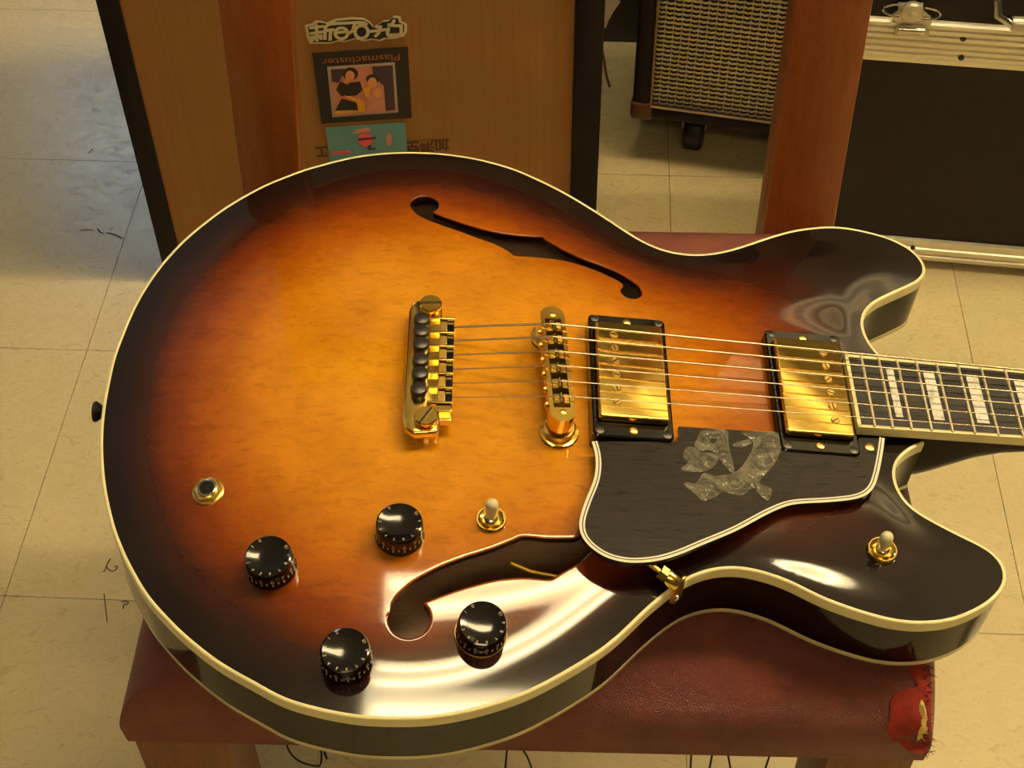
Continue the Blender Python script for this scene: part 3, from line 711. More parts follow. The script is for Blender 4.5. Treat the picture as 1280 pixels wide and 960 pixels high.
for k in range(6):
    loc = BM.inverted() @ Vector((saddle[k][0], saddle[k][1], 0)); yy = loc.y
    so_ = MB().prism([(-4.4, -2.6), (4.4, -2.6), (4.4, 2.4), (1.2, 2.7), (0.4, 4.1), (-0.4, 4.1), (-1.2, 2.7), (-4.4, 2.4)], -3.3, 3.3, BM @ T(0, yy, 0) @ RX(math.pi / 2))
    so_.build('saddle', 'gold', bridge, 20, (0.0003, 1), M=GS)
    MB().lathe([(1.9, 0), (2.1, 0.5), (2.1, 1.6), (1.5, 2.1)], 12, BM @ T(-BW / 2, yy - 2.2, -0.8) @ RY(-math.pi / 2)).build('intonation_screw', 'gold', bridge, M=GS)
for s in (-1, 1):
    e = BM @ Vector((0, s * BL / 2, 0)); hgt = float(top_h([(e.x, e.y)])[0]); eb_ = (S2B @ e); zb = hgt
    Mx = T(eb_.x + math.sin(NECK) * -8, eb_.y, zb)
    MB().lathe([(11.2, -0.5), (11.4, 0.8), (10.8, 1.8), (8.0, 2.4)], 40, Mx).build('post_flange', 'gold', bridge, M=MM)
    MB().lathe([(8.6, 2.0), (9.0, 2.6), (9.0, 5.2), (8.4, 5.8), (3, 6)], 48, Mx).build('thumb_wheel', 'gold_brushed', bridge, 20, M=MM)
    MB().lathe([(3, 0), (3, 18)], 14, Mx).build('post', 'gold', bridge, M=MM)
    MB().lathe([(1.9, 2.1), (1.9, 2.5), (1.0, 2.9)], 14, BM @ T(0, s * (BL / 2 + 0.5), 0)).build('screw', 'gold_brushed', bridge, M=GS)

# --- tailpiece (body frame)
TP = T(*bw([(534, 449)], 21)[0], 0)
tc = bw([(534, 449)], 21)[0]; e0 = bw([(538.3, 378.3)], 27)[0]; e1 = bw([(532.2, 518.8)], 27)[0]
dirv = e0 - e1; tang = math.atan2(dirv[1], dirv[0]) - math.pi / 2; TL = np.linalg.norm(dirv); tc = (e0 + e1) / 2
TM = T(tc[0], tc[1], 0) @ RZ(tang)
def tl(px, w):
    p = bw([px], w)[0]; v = TM.inverted() @ Vector((p[0], p[1], 0)); return v.x, v.y
xl = tl((507.5, 450), 22)[0]; xr = tl((567, 450), 22)[0]
tail = MB()
pts = [(xl, TL / 2 - 2), (xl + 1.5, TL / 2 + 4), (xl + 6, TL / 2 + 7.5), (5, TL / 2 + 7), (7, TL / 2), (7, TL / 2 - 6), (7, -TL / 2 + 6), (8, -TL / 2), (7, -TL / 2 - 7.5), (xl + 6, -TL / 2 - 9), (xl + 1.5, -TL / 2 - 5), (xl, -TL / 2 + 2)]
tail.prism(pts, 15.5, 22, TM)
tp_o = tail.build('tailpiece', 'gold', guitar, 35, (0.0016, 3), M=MM)
for s, slot_a in ((1, 0.1), (-1, 1.05)):
    hb_ = float(top_h([tuple((TM @ Vector((0, s * TL / 2, 0)))[:2])])[0])
    MB().lathe([(6.6, hb_ - 0.5), (6.6, 20), (6.2, 22), (4.6, 22.2), (4.6, 23.6), (6.4, 24), (6.6, 24.6), (6.6, 26.5), (6.1, 27.1)], 32, TM @ T(0, s * TL / 2, 0)).build('stud', 'gold', tp_o, M=MM)
    MB().box((0, 0, 27.1), (12.4, 1.5, 0.3), TM @ T(0, s * TL / 2, 0) @ RZ(slot_a)).build('stud_slot', 'screw_dark', tp_o, 0, M=MM)
for px in ((527.2, 396.4), (526.4, 411.3), (526.2, 427.3), (525.6, 447), (525.0, 463.9), (523.6, 483.6)):
    x, y = tl(px, 29)
    MB().lathe([(4.3, 21.5), (4.3, 23), (4.8, 24), (4.8, 27.6), (4.3, 28.6), (2.5, 29.1), (0.3, 29.2)], 24, TM @ T(x, y, 0)).build('tuning_button', 'rubber_black', tp_o, M=MM)
ys = [tl((550, y), 24)[1] for y in (397.8, 415.2, 432.1, 449.3, 466.3, 484.5, 503)]
x0 = tl((536, 440), 24)[0]
for y in ys: MB().box(((x0 + xr) / 2, y, 20.5), (xr - x0, 1.5, 8), TM).build('lever_wall', 'gold', tp_o, 20, (0.0003, 2), M=MM)
for a, b in zip(ys[:-1], ys[1:]):
    c = (a + b) / 2
    MB().box((x0 + 4 + (xr - x0) * 0.28, c - 0.3, 20.3), ((xr - x0) * 0.3, abs(a - b) - 2.4, 5.5), TM).build('string_lever', 'gold_brushed', tp_o, 20, (0.0004, 2), M=MM)
    MB().box((xr - (xr - x0) * 0.21, c, 19.4), ((xr - x0) * 0.4, abs(a - b) - 2.0, 5.0), TM).build('string_slot', 'black_plastic', tp_o, 20, (0.0004, 2), M=MM)
ye = ys[-1]
MB().box((xr - 6.5, ye - 3.6, 20), (13, 4.6, 7), TM).build('clamp_block', 'gold', tp_o, 20, (0.0006, 2), M=MM)
MB().box((xr - 4.5, ye - 7.6, 18.2), (8, 5, 4.5), TM).build('clamp_block', 'gold_brushed', tp_o, 20, (0.0005, 2), M=MM)

# --- strings
texit = [bw([(567, y)], 20.5)[0] for y in (409, 426, 443.6, 461.6, 479, 496.8)]
rad = [0.62, 0.52, 0.42, 0.34, 0.27, 0.22]
for k in range(6):
    v_nut = 17.6 - 7.04 * k
    sB = S2B @ Vector((saddle[k][0], saddle[k][1], 4.6)); nB = S2B @ Vector((SC, v_nut, 1.2)); nB2 = hd
    e2 = S2B @ (hd @ Vector((50 + 40 * (2 - k if k < 3 else k - 3) * (1 if k >= 3 else 1), 24 * (1 if k < 3 else -1), 10)))
    p0 = Vector((texit[k][0] - 5, texit[k][1], 20.0)); p1 = Vector((texit[k][0], texit[k][1], 20.5))
    MB().tube([p0, p1, sB + (p1 - sB).normalized() * 0.8, sB, nB, e2], rad[k] + 0.08, 8).build('string', 'string_steel', guitar, 60, M=MM)

# --- control knobs
DIG = {str(i): text_mesh(str(i), 3.0) for i in range(11)}
knob0 = None
def knob_meshes():
    k = MB().lathe([(12.9, 0.3), (13.1, 0.8), (13.1, 1.8), (12.8, 2.4), (12.5, 9.6), (12.4, 12.0), (12.0, 13.2), (11.2, 13.6), (9.8, 13.2), (7.5, 12.5), (4, 12.05), (0.4, 11.95)], 56)
    nm = MB()
    for i in range(11):
        a = math.radians(-92 + (i - 5.5) * 27); vs, fs = DIG[str(i)]
        # on the side, wrapped round the skirt
        out = []
        for x, y, _ in vs:
            yy = y * 1.45; rr = 12.64 + 0.06 - yy * 0.05; aa = a + x * 1.45 / 12.6; out.append((rr * math.cos(aa), rr * math.sin(aa), 7.9 + yy))
        nm.add(out, fs)
        # small figures round the top rim
        out = []
        for x, y, _ in vs:
            px_, py_ = x * 0.85, y * 0.85; rr = 10.3 + py_; aa = a + px_ / 10.3; out.append((rr * math.cos(aa), rr * math.sin(aa), float(np.interp(rr, (7.5, 9.8, 11.2, 12.0), (12.5, 13.2, 13.6, 13.2))) + 0.1))
        nm.add(out, fs)
        for j in (0, 1):
            aa = a + math.radians(13.5 * j)
            nm.box((12.86, 0, 4.8 if j == 0 else 6.0), (0.12, 0.7, 2.0), RZ(aa))
    rg = MB().lathe([(13.05, 0.2), (13.42, 0.5), (13.42, 0.9), (13.2, 1.1)], 56)
    return k, nm, rg
kb, nm, rg = knob_meshes()
KN = [(337.5, 693), (499.4, 652), (432, 810), (602, 775)]
kl = ['black control knob nearest the output jack', 'black control knob beside the middle toggle switch', 'black control knob nearest the body edge', 'black control knob below the f-hole']
def top_frame(px, dz):
    uv, w = btop_px([px], dz); uv = uv[0]; w = w[0]
    e = 4.0; hx = float((top_h([(uv[0] + e, uv[1])]) - top_h([(uv[0] - e, uv[1])]))[0]) / (2 * e); hy = float((top_h([(uv[0], uv[1] + e)]) - top_h([(uv[0], uv[1] - e)]))[0]) / (2 * e)
    n = Vector((-hx, -hy, 1)).normalized(); z = Vector((0, 0, 1)); R = z.rotation_difference(n).to_matrix().to_4x4()
    return T(uv[0], uv[1], w) @ R
for i, px in enumerate(KN):
    M = top_frame(px, 13.2)
    if i == 0:
        k0 = kb.build('control_knob', 'black_plastic', guitar, 40, M=MM); n0 = nm.build('numerals', 'numeral_paint', k0, 0, M=MM, fix=False); r0 = rg.build('base_ring', 'gold_brushed', k0, M=MM); kk = k0
    else:
        kk = copy_obj(k0, guitar); copy_obj(n0, kk)
        if i == 3: r0.parent = kk
    Mm = MM @ M @ MM.inverted(); kk.matrix_basis = Mm @ RZ((0.0, 0.06, -0.05, 0.02)[i]); kk['label'] = kl[i]

# --- toggle switches, jack, strap button
def toggle(px, tip_px, label):
    M = top_frame(px, 1.5)
    t = MB().lathe([(8.3, 0), (8.4, 1.2), (7.8, 2.2), (7.0, 2.2), (5.8, 1.2), (4.6, 0.9), (4.4, 2.2), (3.6, 2.2), (3.4, 0.4)], 40, M, True, True).build('toggle_switch', 'gold', guitar, M=MM)
    t['label'] = label
    MB().lathe([(0.3, -1), (3, -0.2), (3.6, 1.4), (3.0, 3.2), (1.6, 4.2)], 24, M).build('pivot_ball', 'chrome', t, M=MM)
    c = M @ Vector((0, 0, 1)); tipuv = bw([tip_px], c.z + 15)[0]
    d = (Vector((tipuv[0], tipuv[1], c.z + 15)) - c).normalized(); q = d.to_track_quat('Z', 'Y').to_matrix().to_4x4()
    MB().lathe([(1.4, 2), (2.7, 3.0), (3.0, 6), (3.4, 11), (3.5, 14), (3.1, 16), (1.9, 17.3), (0.3, 17.7)], 24, T(*c) @ q).build('switch_tip', 'ivory_plastic', t, M=MM)
toggle((613.8, 648.5), (615, 630), 'ivory tipped toggle switch beside the f-hole')
toggle((1103, 687), (1109, 671), 'ivory tipped toggle switch on the lower horn')
M = top_frame((260, 612), 2.0)
jk = MB().lathe([(8.6, -0.5), (8.6, 0.7), (8.0, 1.0)], 36, M, True, True).build('output_jack', 'gold_brushed', guitar, M=MM)
MB().lathe([(8.0, 0.8), (8.1, 1.2), (8.1, 2.6), (7.5, 3.1)], 6, M).build('hex_nut', 'gold_brushed', jk, 20, M=MM)
MB().lathe([(5.4, 2.9), (5.4, 4.0), (4.9, 4.3), (4.3, 4.3), (4.2, 3.2)], 30, M, True, False).build('bushing', 'chrome', jk, M=MM)
MB().lathe([(3.9, 4.0), (0.2, 4.02)], 24, M).build('socket', 'black_line', jk, 0, M=MM)
sb = bw([(124, 512)], -14)[0]
k = int(np.argmin(L_out[:, 0])); sbp = np.array([L_out[:, 0].min(), sb[1]])
MB().lathe([(5.5, -1), (3.6, 1.5), (3.4, 4.5), (5.2, 6.5), (6.2, 8), (6.0, 9.3), (3, 10.2), (0.3, 10.3)], 28, T(sbp[0] + 1.2, sbp[1], -16) @ RY(-math.pi / 2)).build('strap_button', 'screw_dark', guitar, M=MM)

# ================================================================== CHAIR
SEAT_Z = 0.405
fl_, fr_, rr_ = on_z([(148, 905)], SEAT_Z - 0.024)[0], on_z([(1163, 936)], SEAT_Z - 0.030)[0], on_z([(1052, 275)], SEAT_Z)[0]
rl_ = fl_ + (rr_ - fr_) + np.array([0.006, 0, 0])
chair = thing('chair', 'wooden chair with worn red leatherette seat and torn corner under the guitar', 'chair', T((fl_[0] + fr_[0] + rl_[0] + rr_[0]) / 4, (fl_[1] + fr_[1] + rl_[1] + rr_[1]) / 4, 0))
CI = chair.matrix_world.inverted()
def seat_pt(a, b):
    p = fl_ * (1 - a) * (1 - b) + fr_ * a * (1 - b) + rl_ * (1 - a) * b + rr_ * a * b; return p[:2] + np.array([0.017 * a * (1 - (1 - min(max(b, 0), 1)) ** 7) * (1 - min(max(b, 0), 1) ** 3), 0])
N = 56; vs = []; fs = []
def edge_prof(x):     # superellipse crown over the seat
    return (1 - abs(2 * x - 1) ** 20) ** 0.5
gs = [0.5 - 0.5 * math.cos(math.pi * i / N) for i in range(N + 1)]
for j in range(N + 1):
    for i in range(N + 1):
        a, b = gs[i], gs[j]; p = seat_pt(a, b)
        e = min(edge_prof(a), edge_prof(b)); c = (1 - (2 * a - 1) ** 2) * (1 - (2 * b - 1) ** 2)
        z = SEAT_Z - 0.030 + 0.030 * e + 0.013 * c
        vs.append((p[0], p[1], z))
fs = [(j * (N + 1) + i, j * (N + 1) + i + 1, (j + 1) * (N + 1) + i + 1, (j + 1) * (N + 1) + i) for j in range(N) for i in range(N)]
rim = [(i, 0) for i in range(N)] + [(N, j) for j in range(N)] + [(N - i, N) for i in range(N)] + [(0, N - j) for j in range(N)]
ri = [j * (N + 1) + i for i, j in rim]; o = len(vs); cxy = seat_pt(0.5, 0.5)
for q in ri:
    v = vs[q]; vs.append((v[0] + (cxy[0] - v[0]) * 0.004, v[1] + (cxy[1] - v[1]) * 0.004, SEAT_Z - 0.045))
m = len(ri); fs += [(ri[k], o + k, o + (k + 1) % m, ri[(k + 1) % m]) for k in range(m)] + [tuple(range(o, o + m))]
MB().add(vs, fs).build('seat', 'leather', chair, 60, M=CI)
def slab(name, x0, x1, y0, y1, z0, z1, mat, bev=0.003, tilt=0.0):
    mb = MB().box(((x0 + x1) / 2, (y0 + y1) / 2, (z0 + z1) / 2), (x1 - x0, y1 - y0, z1 - z0))
    return mb.build(name, mat, chair, 30, (bev, 2), M=CI)
zb = SEAT_Z - 0.045
lf = on_z([(165, 935), (290, 937), (1022, 955), (1149, 955)], zb - 0.01)
slab('leg', lf[0][0], lf[1][0] - 0.004, lf[0][1] + 0.004, lf[0][1] + 0.05, 0.0, zb, 'leg_wood')
slab('leg', lf[2][0] + 0.006, lf[3][0], lf[2][1] + 0.004, lf[2][1] + 0.05, 0.0, zb, 'leg_wood')
slab('apron', lf[0][0] + 0.04, lf[3][0] - 0.04, lf[0][1] + 0.055, lf[0][1] + 0.075, zb - 0.05, zb, 'leg_wood')
# back posts: plane leaning slightly backwards
PY, LEAN = 0.793, 0.12
nP = np.array([0, -1, LEAN]); nP /= np.linalg.norm(nP); P0 = np.array([0, PY, SEAT_Z])
def post(pb, ptop):
    b0, b1 = on_plane(pb, P0, nP); t0_, t1_ = on_plane(ptop, P0, nP)
    def at(p, q, z): s = (z - p[2]) / (q[2] - p[2]); return p + (q - p) * s
    mb = MB(); zs = [0.0, 0.2, SEAT_Z - 0.03, 0.55, 0.70, 0.86]; dep = 0.028; vs = []
    for z in zs:
        zz = max(z, SEAT_Z - 0.03); l, r = at(b0, t0_, zz), at(b1, t1_, zz)
        y = l[1] if z == zz else l[1] + 0.10 * (zz - z)
        vs += [(l[0], y, z), (r[0], y, z), (r[0], y + dep, z), (l[0], y + dep, z)]
    fs = [(k * 4 + i, k * 4 + (i + 1) % 4, (k + 1) * 4 + (i + 1) % 4, (k + 1) * 4 + i) for k in range(len(zs) - 1) for i in range(4)] + [(3, 2, 1, 0), tuple((len(zs) - 1) * 4 + i for i in range(4))]
    mb.add(vs, fs).build('back_post', 'chair_wood', chair, 30, (0.0022, 2), M=CI); return vs
pr = post([(957, 268), (1046, 268)], [(996, 2), (1092, 2)])
pl = post([(303, 245), (376, 225)], [(271, 2), (363, 2)])
zt = 0.83; xa, xb = pl[-1][0] + 0.05, pr[-4][0]
MB().box(((xa + xb) / 2, pl[-4][1] + 0.014, zt), (xb - xa, 0.018, 0.05)).build('back_rail', 'chair_wood', chair, 30, (0.003, 2), M=CI)
for x0_, x1_, y0_, y1_ in ((lf[0][0] + 0.006, lf[0][0] + 0.026, lf[0][1] + 0.05, PY), (lf[3][0] - 0.026, lf[3][0] - 0.006, lf[2][1] + 0.05, PY)):
    slab('apron', x0_, x1_, y0_, y1_, zb - 0.05, zb, 'leg_wood')
# torn corner: exposed red cloth, stuffing, fringe
def seat_z(p):
    # invert bilinear roughly
    best = None
    a = b = 0.5; q = np.asarray(p)[:2]
    for _ in range(6):
        r = q - seat_pt(a, b); da = (fr_ - fl_)[:2] * (1 - b) + (rr_ - rl_)[:2] * b; db = (rl_ - fl_)[:2] * (1 - a) + (rr_ - fr_)[:2] * a
        det = da[0] * db[1] - da[1] * db[0]; a += (r[0] * db[1] - r[1] * db[0]) / det; b += (da[0] * r[1] - da[1] * r[0]) / det
    a = min(max(a, 0), 1); b = min(max(b, 0), 1)
    e = min(edge_prof(a), edge_prof(b)); c = (1 - (2 * a - 1) ** 2) * (1 - (2 * b - 1) ** 2)
    return SEAT_Z - 0.030 + 0.030 * e + 0.013 * c
TORN = [(1135,838),(1160,833),(1163,860),(1163,905),(1160,935),(1148,944),(1125,935),(1112,924),(1108,912),(1113,895),(1112,880),(1120,868),(1135,862),(1148,858),(1140,848)]
def on_seat(px):
    out = []
    for q in px:
        z = SEAT_Z - 0.005
        for _ in range(40): z = 0.6 * z + 0.4 * seat_z(on_z([q], z)[0][:2])
        out.append(on_z([q], z)[0])
    return np.array(out)
def draped(px_poly, name, mat, lift, step, rough):
    L = resample(on_seat(px_poly)[:, :2], step, True)
    V, Fc = cdt([L], step * 1.1, step * 0.35); mb = MB(); e = pdist(V, L)
    mb.add([(p[0], p[1], seat_z(p) + 0.0012 + lift * min(1, e[i] / (2 * step)) + rough * noise.noise(Vector((p[0] * 300, p[1] * 300, 1)))) for i, p in enumerate(V)], [tuple(f) for f in Fc])
    return mb.build(name, mat, chair, 60, M=CI)
draped(TORN, 'torn_lining', 'torn_cloth', 0.0018, 0.004, 0.0006)['label'] = 'red lining showing at the torn seat corner'
draped([(1150,872),(1156,884),(1159,905),(1158,925),(1150,935),(1142,934),(1147,920),(1149,900),(1146,886)], 'stuffing', 'stuffing', 0.0085, 0.0025, 0.0014)['label'] = 'yellow stuffing poking out of the tear'
fr = MB()
for k in range(60):
    y = 832 + 112 * random.random(); p = on_seat([(1157 + random.uniform(-5, 2), y)])[0]
    d = Vector((random.uniform(0.2, 1), random.uniform(-0.8, 0.5), random.uniform(-0.6, 0.5))) * random.uniform(0.003, 0.008); a = Vector((p[0], p[1], seat_z(p[:2]) + 0.001))
    fr.tube([a, a + d * 0.5 + Vector((0, 0, 0.001)), a + d], [0.0003, 0.00025, 0.00012], 4)
fr.build('torn_fringe', 'thread_red', chair, 60, M=CI)['kind'] = 'stuff'
def hang(px_pts, z0, dz):
    P = [Vector(on_z([p], z0 - dz * i)[0]) for i, p in enumerate(px_pts)]
    P = resample(np.array([tuple(p) for p in P]), 0.003); MB().tube([tuple(p) for p in P], 0.0006, 6).build('loose_thread', 'thread_black', chair, 60, M=CI)
hang([(358, 927), (360, 936), (366, 945), (377, 953), (392, 957), (400, 957), (402, 946), (401, 938)], zb, 0.003)
hang([(404, 937), (409, 950), (406, 940)], zb, 0.003)
hang([(634, 934), (633, 944), (631, 968)], zb, 0.01); hang([(654, 938), (660, 948), (668, 970)], zb, 0.01)
for x, x2 in ((864, 863), (890, 886), (910, 914), (962, 955)): hang([(x, 944), (x2, 966)], zb, 0.012)

# ================================================================== CARDBOARD BOX
BP = on_z([(208, 352)], 0)[0]; by = math.radians(5.5); BX = T(BP[0], BP[1], 0) @ RZ(by)
be = np.array([math.cos(by), math.sin(by), 0]); bn = np.array([math.sin(by), -math.cos(by), 0])
def box_sz(px):
    P = on_plane(px, BP, bn) - BP; return np.stack([P @ be, P[:, 2]], 1)
box = thing('cardboard_box', 'tall cardboard box with black edges and three stickers behind the chair', 'box', BX)
BWD, BH, BDP = 0.470, 0.62, 0.26
MB().box((0.2310, 0.004 + BDP / 2, BH / 2), (0.4212, BDP, BH)).build('panel', 'card', box, 30)
MB().box((0.0105, BDP / 2, BH / 2), (0.0205, BDP + 0.002, BH)).build('black_edge', 'black_tape', box, 30, (0.002, 2))
MB().box((0.4555, BDP / 2, BH / 2), (0.0285, BDP + 0.002, BH)).build('black_edge', 'black_tape', box, 30, (0.002, 2))
def flat(polys_sz, name, mat, parent, lift, thick=0.0004):
    mb = MB()
    for p in polys_sz: mb.prism([(s, z) for s, z in p], 0, thick, T(0, 0.004 - lift, 0) @ RX(math.pi / 2))
    return mb.build(name, mat, parent, 0)
def put_text(s, size, c, rot, name, mat, parent, lift, bold=0.0, shear=0.0, sx=1.0):
    vs, fs = text_mesh(s, size, shear, bold)
    M = T(c[0], 0.004 - lift, c[1]) @ RX(math.pi / 2) @ RZ(rot) @ Matrix.Diagonal((sx, 1, 1, 1))
    return MB().add(vs, fs, M).build(name, mat, parent, 0, fix=False)
# top die-cut logo sticker
LG = [(381,34),(390,32),(395,28),(403,29),(408,31),(420,26),(440,24),(455,25),(463,30),(468,36),(474,32),(480,28),(488,27),(493,22),(501,23),(502,29),(509,32),(509,42),(505,48),(494,51),(482,51),(476,54),(466,52),(455,54),(444,51),(432,55),(422,54),(413,57),(400,57),(387,57),(384,50)]
lg = flat([[tuple(p) for p in box_sz(LG)]], 'logo_sticker', 'sticker_cream', box, 0.0006); lg['label'] = 'cream and black die-cut lettering sticker'
cen_ = box_sz([(446, 41)])[0]
LGi = [(cen_[0] + (p[0] - cen_[0]) * 0.945, cen_[1] + (p[1] - cen_[1]) * 0.84) for p in box_sz(LG)]
flat([LGi], 'logo_backing', 'sticker_black', lg, 0.0009)  # black printed backing inside the cream outline
def stroke_set(strokes, wpx, name, mat, parent, lift):
    mb = MB()
    for st in strokes:
        P = box_sz(st); P = resample(P, 0.0015) if len(P) > 2 else P
        A = offset2(P, wpx); B = offset2(P, -wpx)
        mb.strip([(p[0], 0.004 - lift, p[1]) for p in A], [(p[0], 0.004 - lift, p[1]) for p in B])
    return mb.build(name, mat, parent, 0)
def lp(pts): return s1(pts, 376, 10, 9.143)
def ell(cx_, cy_, rx, ry): return lp([(cx_ + rx * math.cos(a), cy_ + ry * math.sin(a)) for a in np.linspace(0, 2 * math.pi, 17)])
stroke_set([lp([(95, 245), (270, 225)]), lp([(105, 310), (270, 285)]), lp([(105, 355), (250, 330)]), lp([(180, 205), (185, 400)]), lp([(185, 330), (120, 395)]), lp([(190, 330), (245, 375)]), lp([(330, 200), (285, 240), (275, 380)]),
            lp([(285, 275), (385, 262)]), lp([(340, 275), (335, 390)]), lp([(300, 200), (480, 190), (700, 182), (760, 210)]), ell(465, 305, 72, 62), lp([(400, 300), (530, 285)]), lp([(530, 320), (600, 270)]), lp([(620, 190), (600, 260)]), ell(695, 290, 75, 72), lp([(650, 215), (760, 215)]),
            lp([(790, 285), (985, 262)]), lp([(915, 215), (890, 300), (845, 345)]), lp([(860, 245), (880, 215)]), lp([(1075, 150), (1040, 200), (990, 210)]), lp([(995, 215), (1170, 220)]), lp([(1005, 240), (1000, 330), (1135, 320), (1150, 225)]), lp([(1010, 325), (1145, 318)])],
           0.0016, 'logo_lettering', 'sticker_cream', lg, 0.0017)
# black poster
pz = box_sz([(390, 69), (510, 61), (515, 150), (402, 157)])
ps = flat([[tuple(p) for p in pz]], 'poster', 'sticker_black', box, 0.0006); ps['label'] = 'black poster with a small framed picture of two seated figures'
def pp(x, y): return (386 + x / 8.728, 50 + y / 8.728)
def pq(pts): return [tuple(p) for p in box_sz([pp(*q) for q in pts])]
flat([pq([(200, 312), (940, 262), (978, 808), (258, 862)])], 'picture_border', 'print_grey', ps, 0.0009)
flat([pq([(235, 335), (915, 290), (948, 795), (275, 835)])], 'picture_ground', 'print_rose', ps, 0.0011)
flat([pq([(690, 305), (915, 290), (945, 780), (840, 790), (820, 520), (700, 400)]), pq([(240, 335), (400, 330), (330, 480), (250, 470)])], 'picture_shade', 'print_purple', ps, 0.0013)
def blob(cx_, cy_, rx, ry, n=14): return pq([(cx_ + rx * math.cos(2 * math.pi * i / n), cy_ + ry * math.sin(2 * math.pi * i / n)) for i in range(n)])
flat([blob(455, 385, 85, 70), blob(700, 440, 75, 50), pq([(340, 470), (400, 490), (560, 470), (590, 560), (520, 620), (360, 630), (300, 560)]), pq([(360, 655), (520, 700), (540, 780), (290, 785)])], 'picture_dark', 'sticker_black', ps, 0.0015)
flat([blob(450, 405, 52, 55), blob(695, 480, 50, 58), blob(755, 590, 50, 48), pq([(390, 440), (440, 450), (430, 500), (380, 480)])], 'picture_skin', 'print_skin', ps, 0.0018)
flat([pq([(600, 540), (680, 530), (650, 640), (615, 620)]), pq([(380, 615), (600, 680), (620, 790), (280, 825), (290, 790), (540, 780), (530, 700)])], 'picture_yellow', 'print_yellow', ps, 0.0017)
flat([blob(730, 670, 105, 70), blob(700, 770, 80, 35)], 'picture_rose', 'print_rose', ps, 0.0016)
c_ = box_sz([pp(575, 228)])[0]; e1_ = box_sz([pp(150, 262), pp(1000, 190)])
vs_, _f = text_mesh('Plasmacluster', 1.0); wid = max(v[0] for v in vs_) - min(v[0] for v in vs_)
put_text('Plasmacluster', 0.011, c_, math.pi, 'poster_lettering', 'print_orange', ps, 0.0014, sx=(e1_[1][0] - e1_[0][0]) / (wid * 0.011))
# teal sticker
tz = box_sz([(407, 162), (506.5, 155.5), (510, 200), (413, 207)])
tl_ = flat([[tuple(p) for p in tz]], 'teal_sticker', 'sticker_teal', box, 0.0006); tl_['label'] = 'teal sticker with a red round motif'
def tq(pts): return [tuple(p) for p in box_sz([(386 + x / 7.111, 145 + y / 7.111) for x, y in pts])]
def tblob(cx_, cy_, rx, ry, n=16): return tq([(cx_ + rx * math.cos(2 * math.pi * i / n), cy_ + ry * math.sin(2 * math.pi * i / n)) for i in range(n)])
flat([tblob(505, 228, 66, 62)], 'round_motif', 'print_pink', tl_, 0.0009)
flat([tq([(390, 165), (430, 135), (540, 120), (550, 150), (420, 175)])], 'motif_plume', 'print_rose', tl_, 0.0010)
flat([tblob(715, 225, 25, 60)], 'motif_oval', 'print_rose', tl_, 0.0008)
flat([tq([(210, 335), (370, 325), (380, 350), (220, 360)])], 'motif_bar', 'print_pink', tl_, 0.0008)
flat([tq([(440, 215), (600, 200), (600, 215), (445, 232)]), tq([(520, 285), (550, 265), (560, 300), (600, 300), (595, 315), (530, 318)])], 'motif_dark', 'print_purple', tl_, 0.0012)
# printed text on the cardboard, upside down
c_ = box_sz([(534, 184.5)])[0]; put_text('加湿空', 0.0165, c_, math.pi, 'print_lettering', 'print_brown', box, 0.0004, sx=0.92, bold=0.0006)
c_ = box_sz([(402, 191.5)])[0]; put_text('工', 0.0165, c_, math.pi, 'print_lettering', 'print_brown', box, 0.0004, sx=0.8, bold=0.0006)
LN = box_sz([(508, 178.5), (561, 176.0)]); MB().strip([(LN[0][0], 0.0036, LN[0][1]), (LN[1][0], 0.0036, LN[1][1])], [(LN[0][0], 0.0036, LN[0][1] - 0.0008), (LN[1][0], 0.0036, LN[1][1] - 0.0008)]).build('print_line', 'print_brown', box, 0)

# ================================================================== AMPLIFIER
AZ = 0.064
ap = on_z([(789, 146), (970, 171)], AZ); av = ap[1] - ap[0]; ayaw = math.atan2(av[1], av[0])
AM = T(ap[0][0], ap[0][1], 0) @ RZ(ayaw); ae = np.array([math.cos(ayaw), math.sin(ayaw), 0]); an = np.array([math.sin(ayaw), -math.cos(ayaw), 0])
def amp_sz(px):
    P = on_plane(px, ap[0], an) - ap[0]; return np.stack([P @ ae, P[:, 2] + AZ], 1)
amp = thing('guitar_amplifier', 'black combo amplifier with woven silver grille behind the chair', 'amplifier', AM)
AWD, AH, ADP = 0.295, 0.46, 0.20
gl = amp_sz([(811, 133), (823, 2)]); g0 = float(gl[:, 0].mean()); gb = float(gl[0, 1])
cb = MB(); fwid = g0
cb.box((fwid / 2, ADP / 2, AZ + AH / 2), (fwid, ADP, AH)); cb.box((AWD - fwid / 2, ADP / 2, AZ + AH / 2), (fwid, ADP, AH))
cb.box((AWD / 2, ADP / 2, (AZ + gb - 0.003) / 2), (AWD, ADP, gb - 0.003 - AZ)) if False else cb.box((AWD / 2, ADP / 2, (AZ + gb) / 2), (AWD - 0.002, ADP, gb - AZ))
cb.box((AWD / 2, ADP / 2, AZ + AH - 0.06), (AWD - 0.002, ADP, 0.12)); cb.box((AWD / 2, ADP * 0.6, AZ + AH / 2), (AWD - 0.01, ADP * 0.7, AH - 0.02))
cb.build('cabinet', 'tolex', amp, 30, (0.005, 3))
GX0, GX1, GZ0, GZ1 = g0, AWD - g0, gb, AZ + AH - 0.12
MB().box(((GX0 + GX1) / 2, 0.012, (GZ0 + GZ1) / 2), (GX1 - GX0, 0.004, GZ1 - GZ0)).build('speaker_board', 'grille_back', amp, 0)
gr = MB(); ccw, chh = 0.0091, 0.0060; nx = int((GX1 - GX0) / ccw) + 1; nz = int((GZ1 - GZ0) / chh) + 1
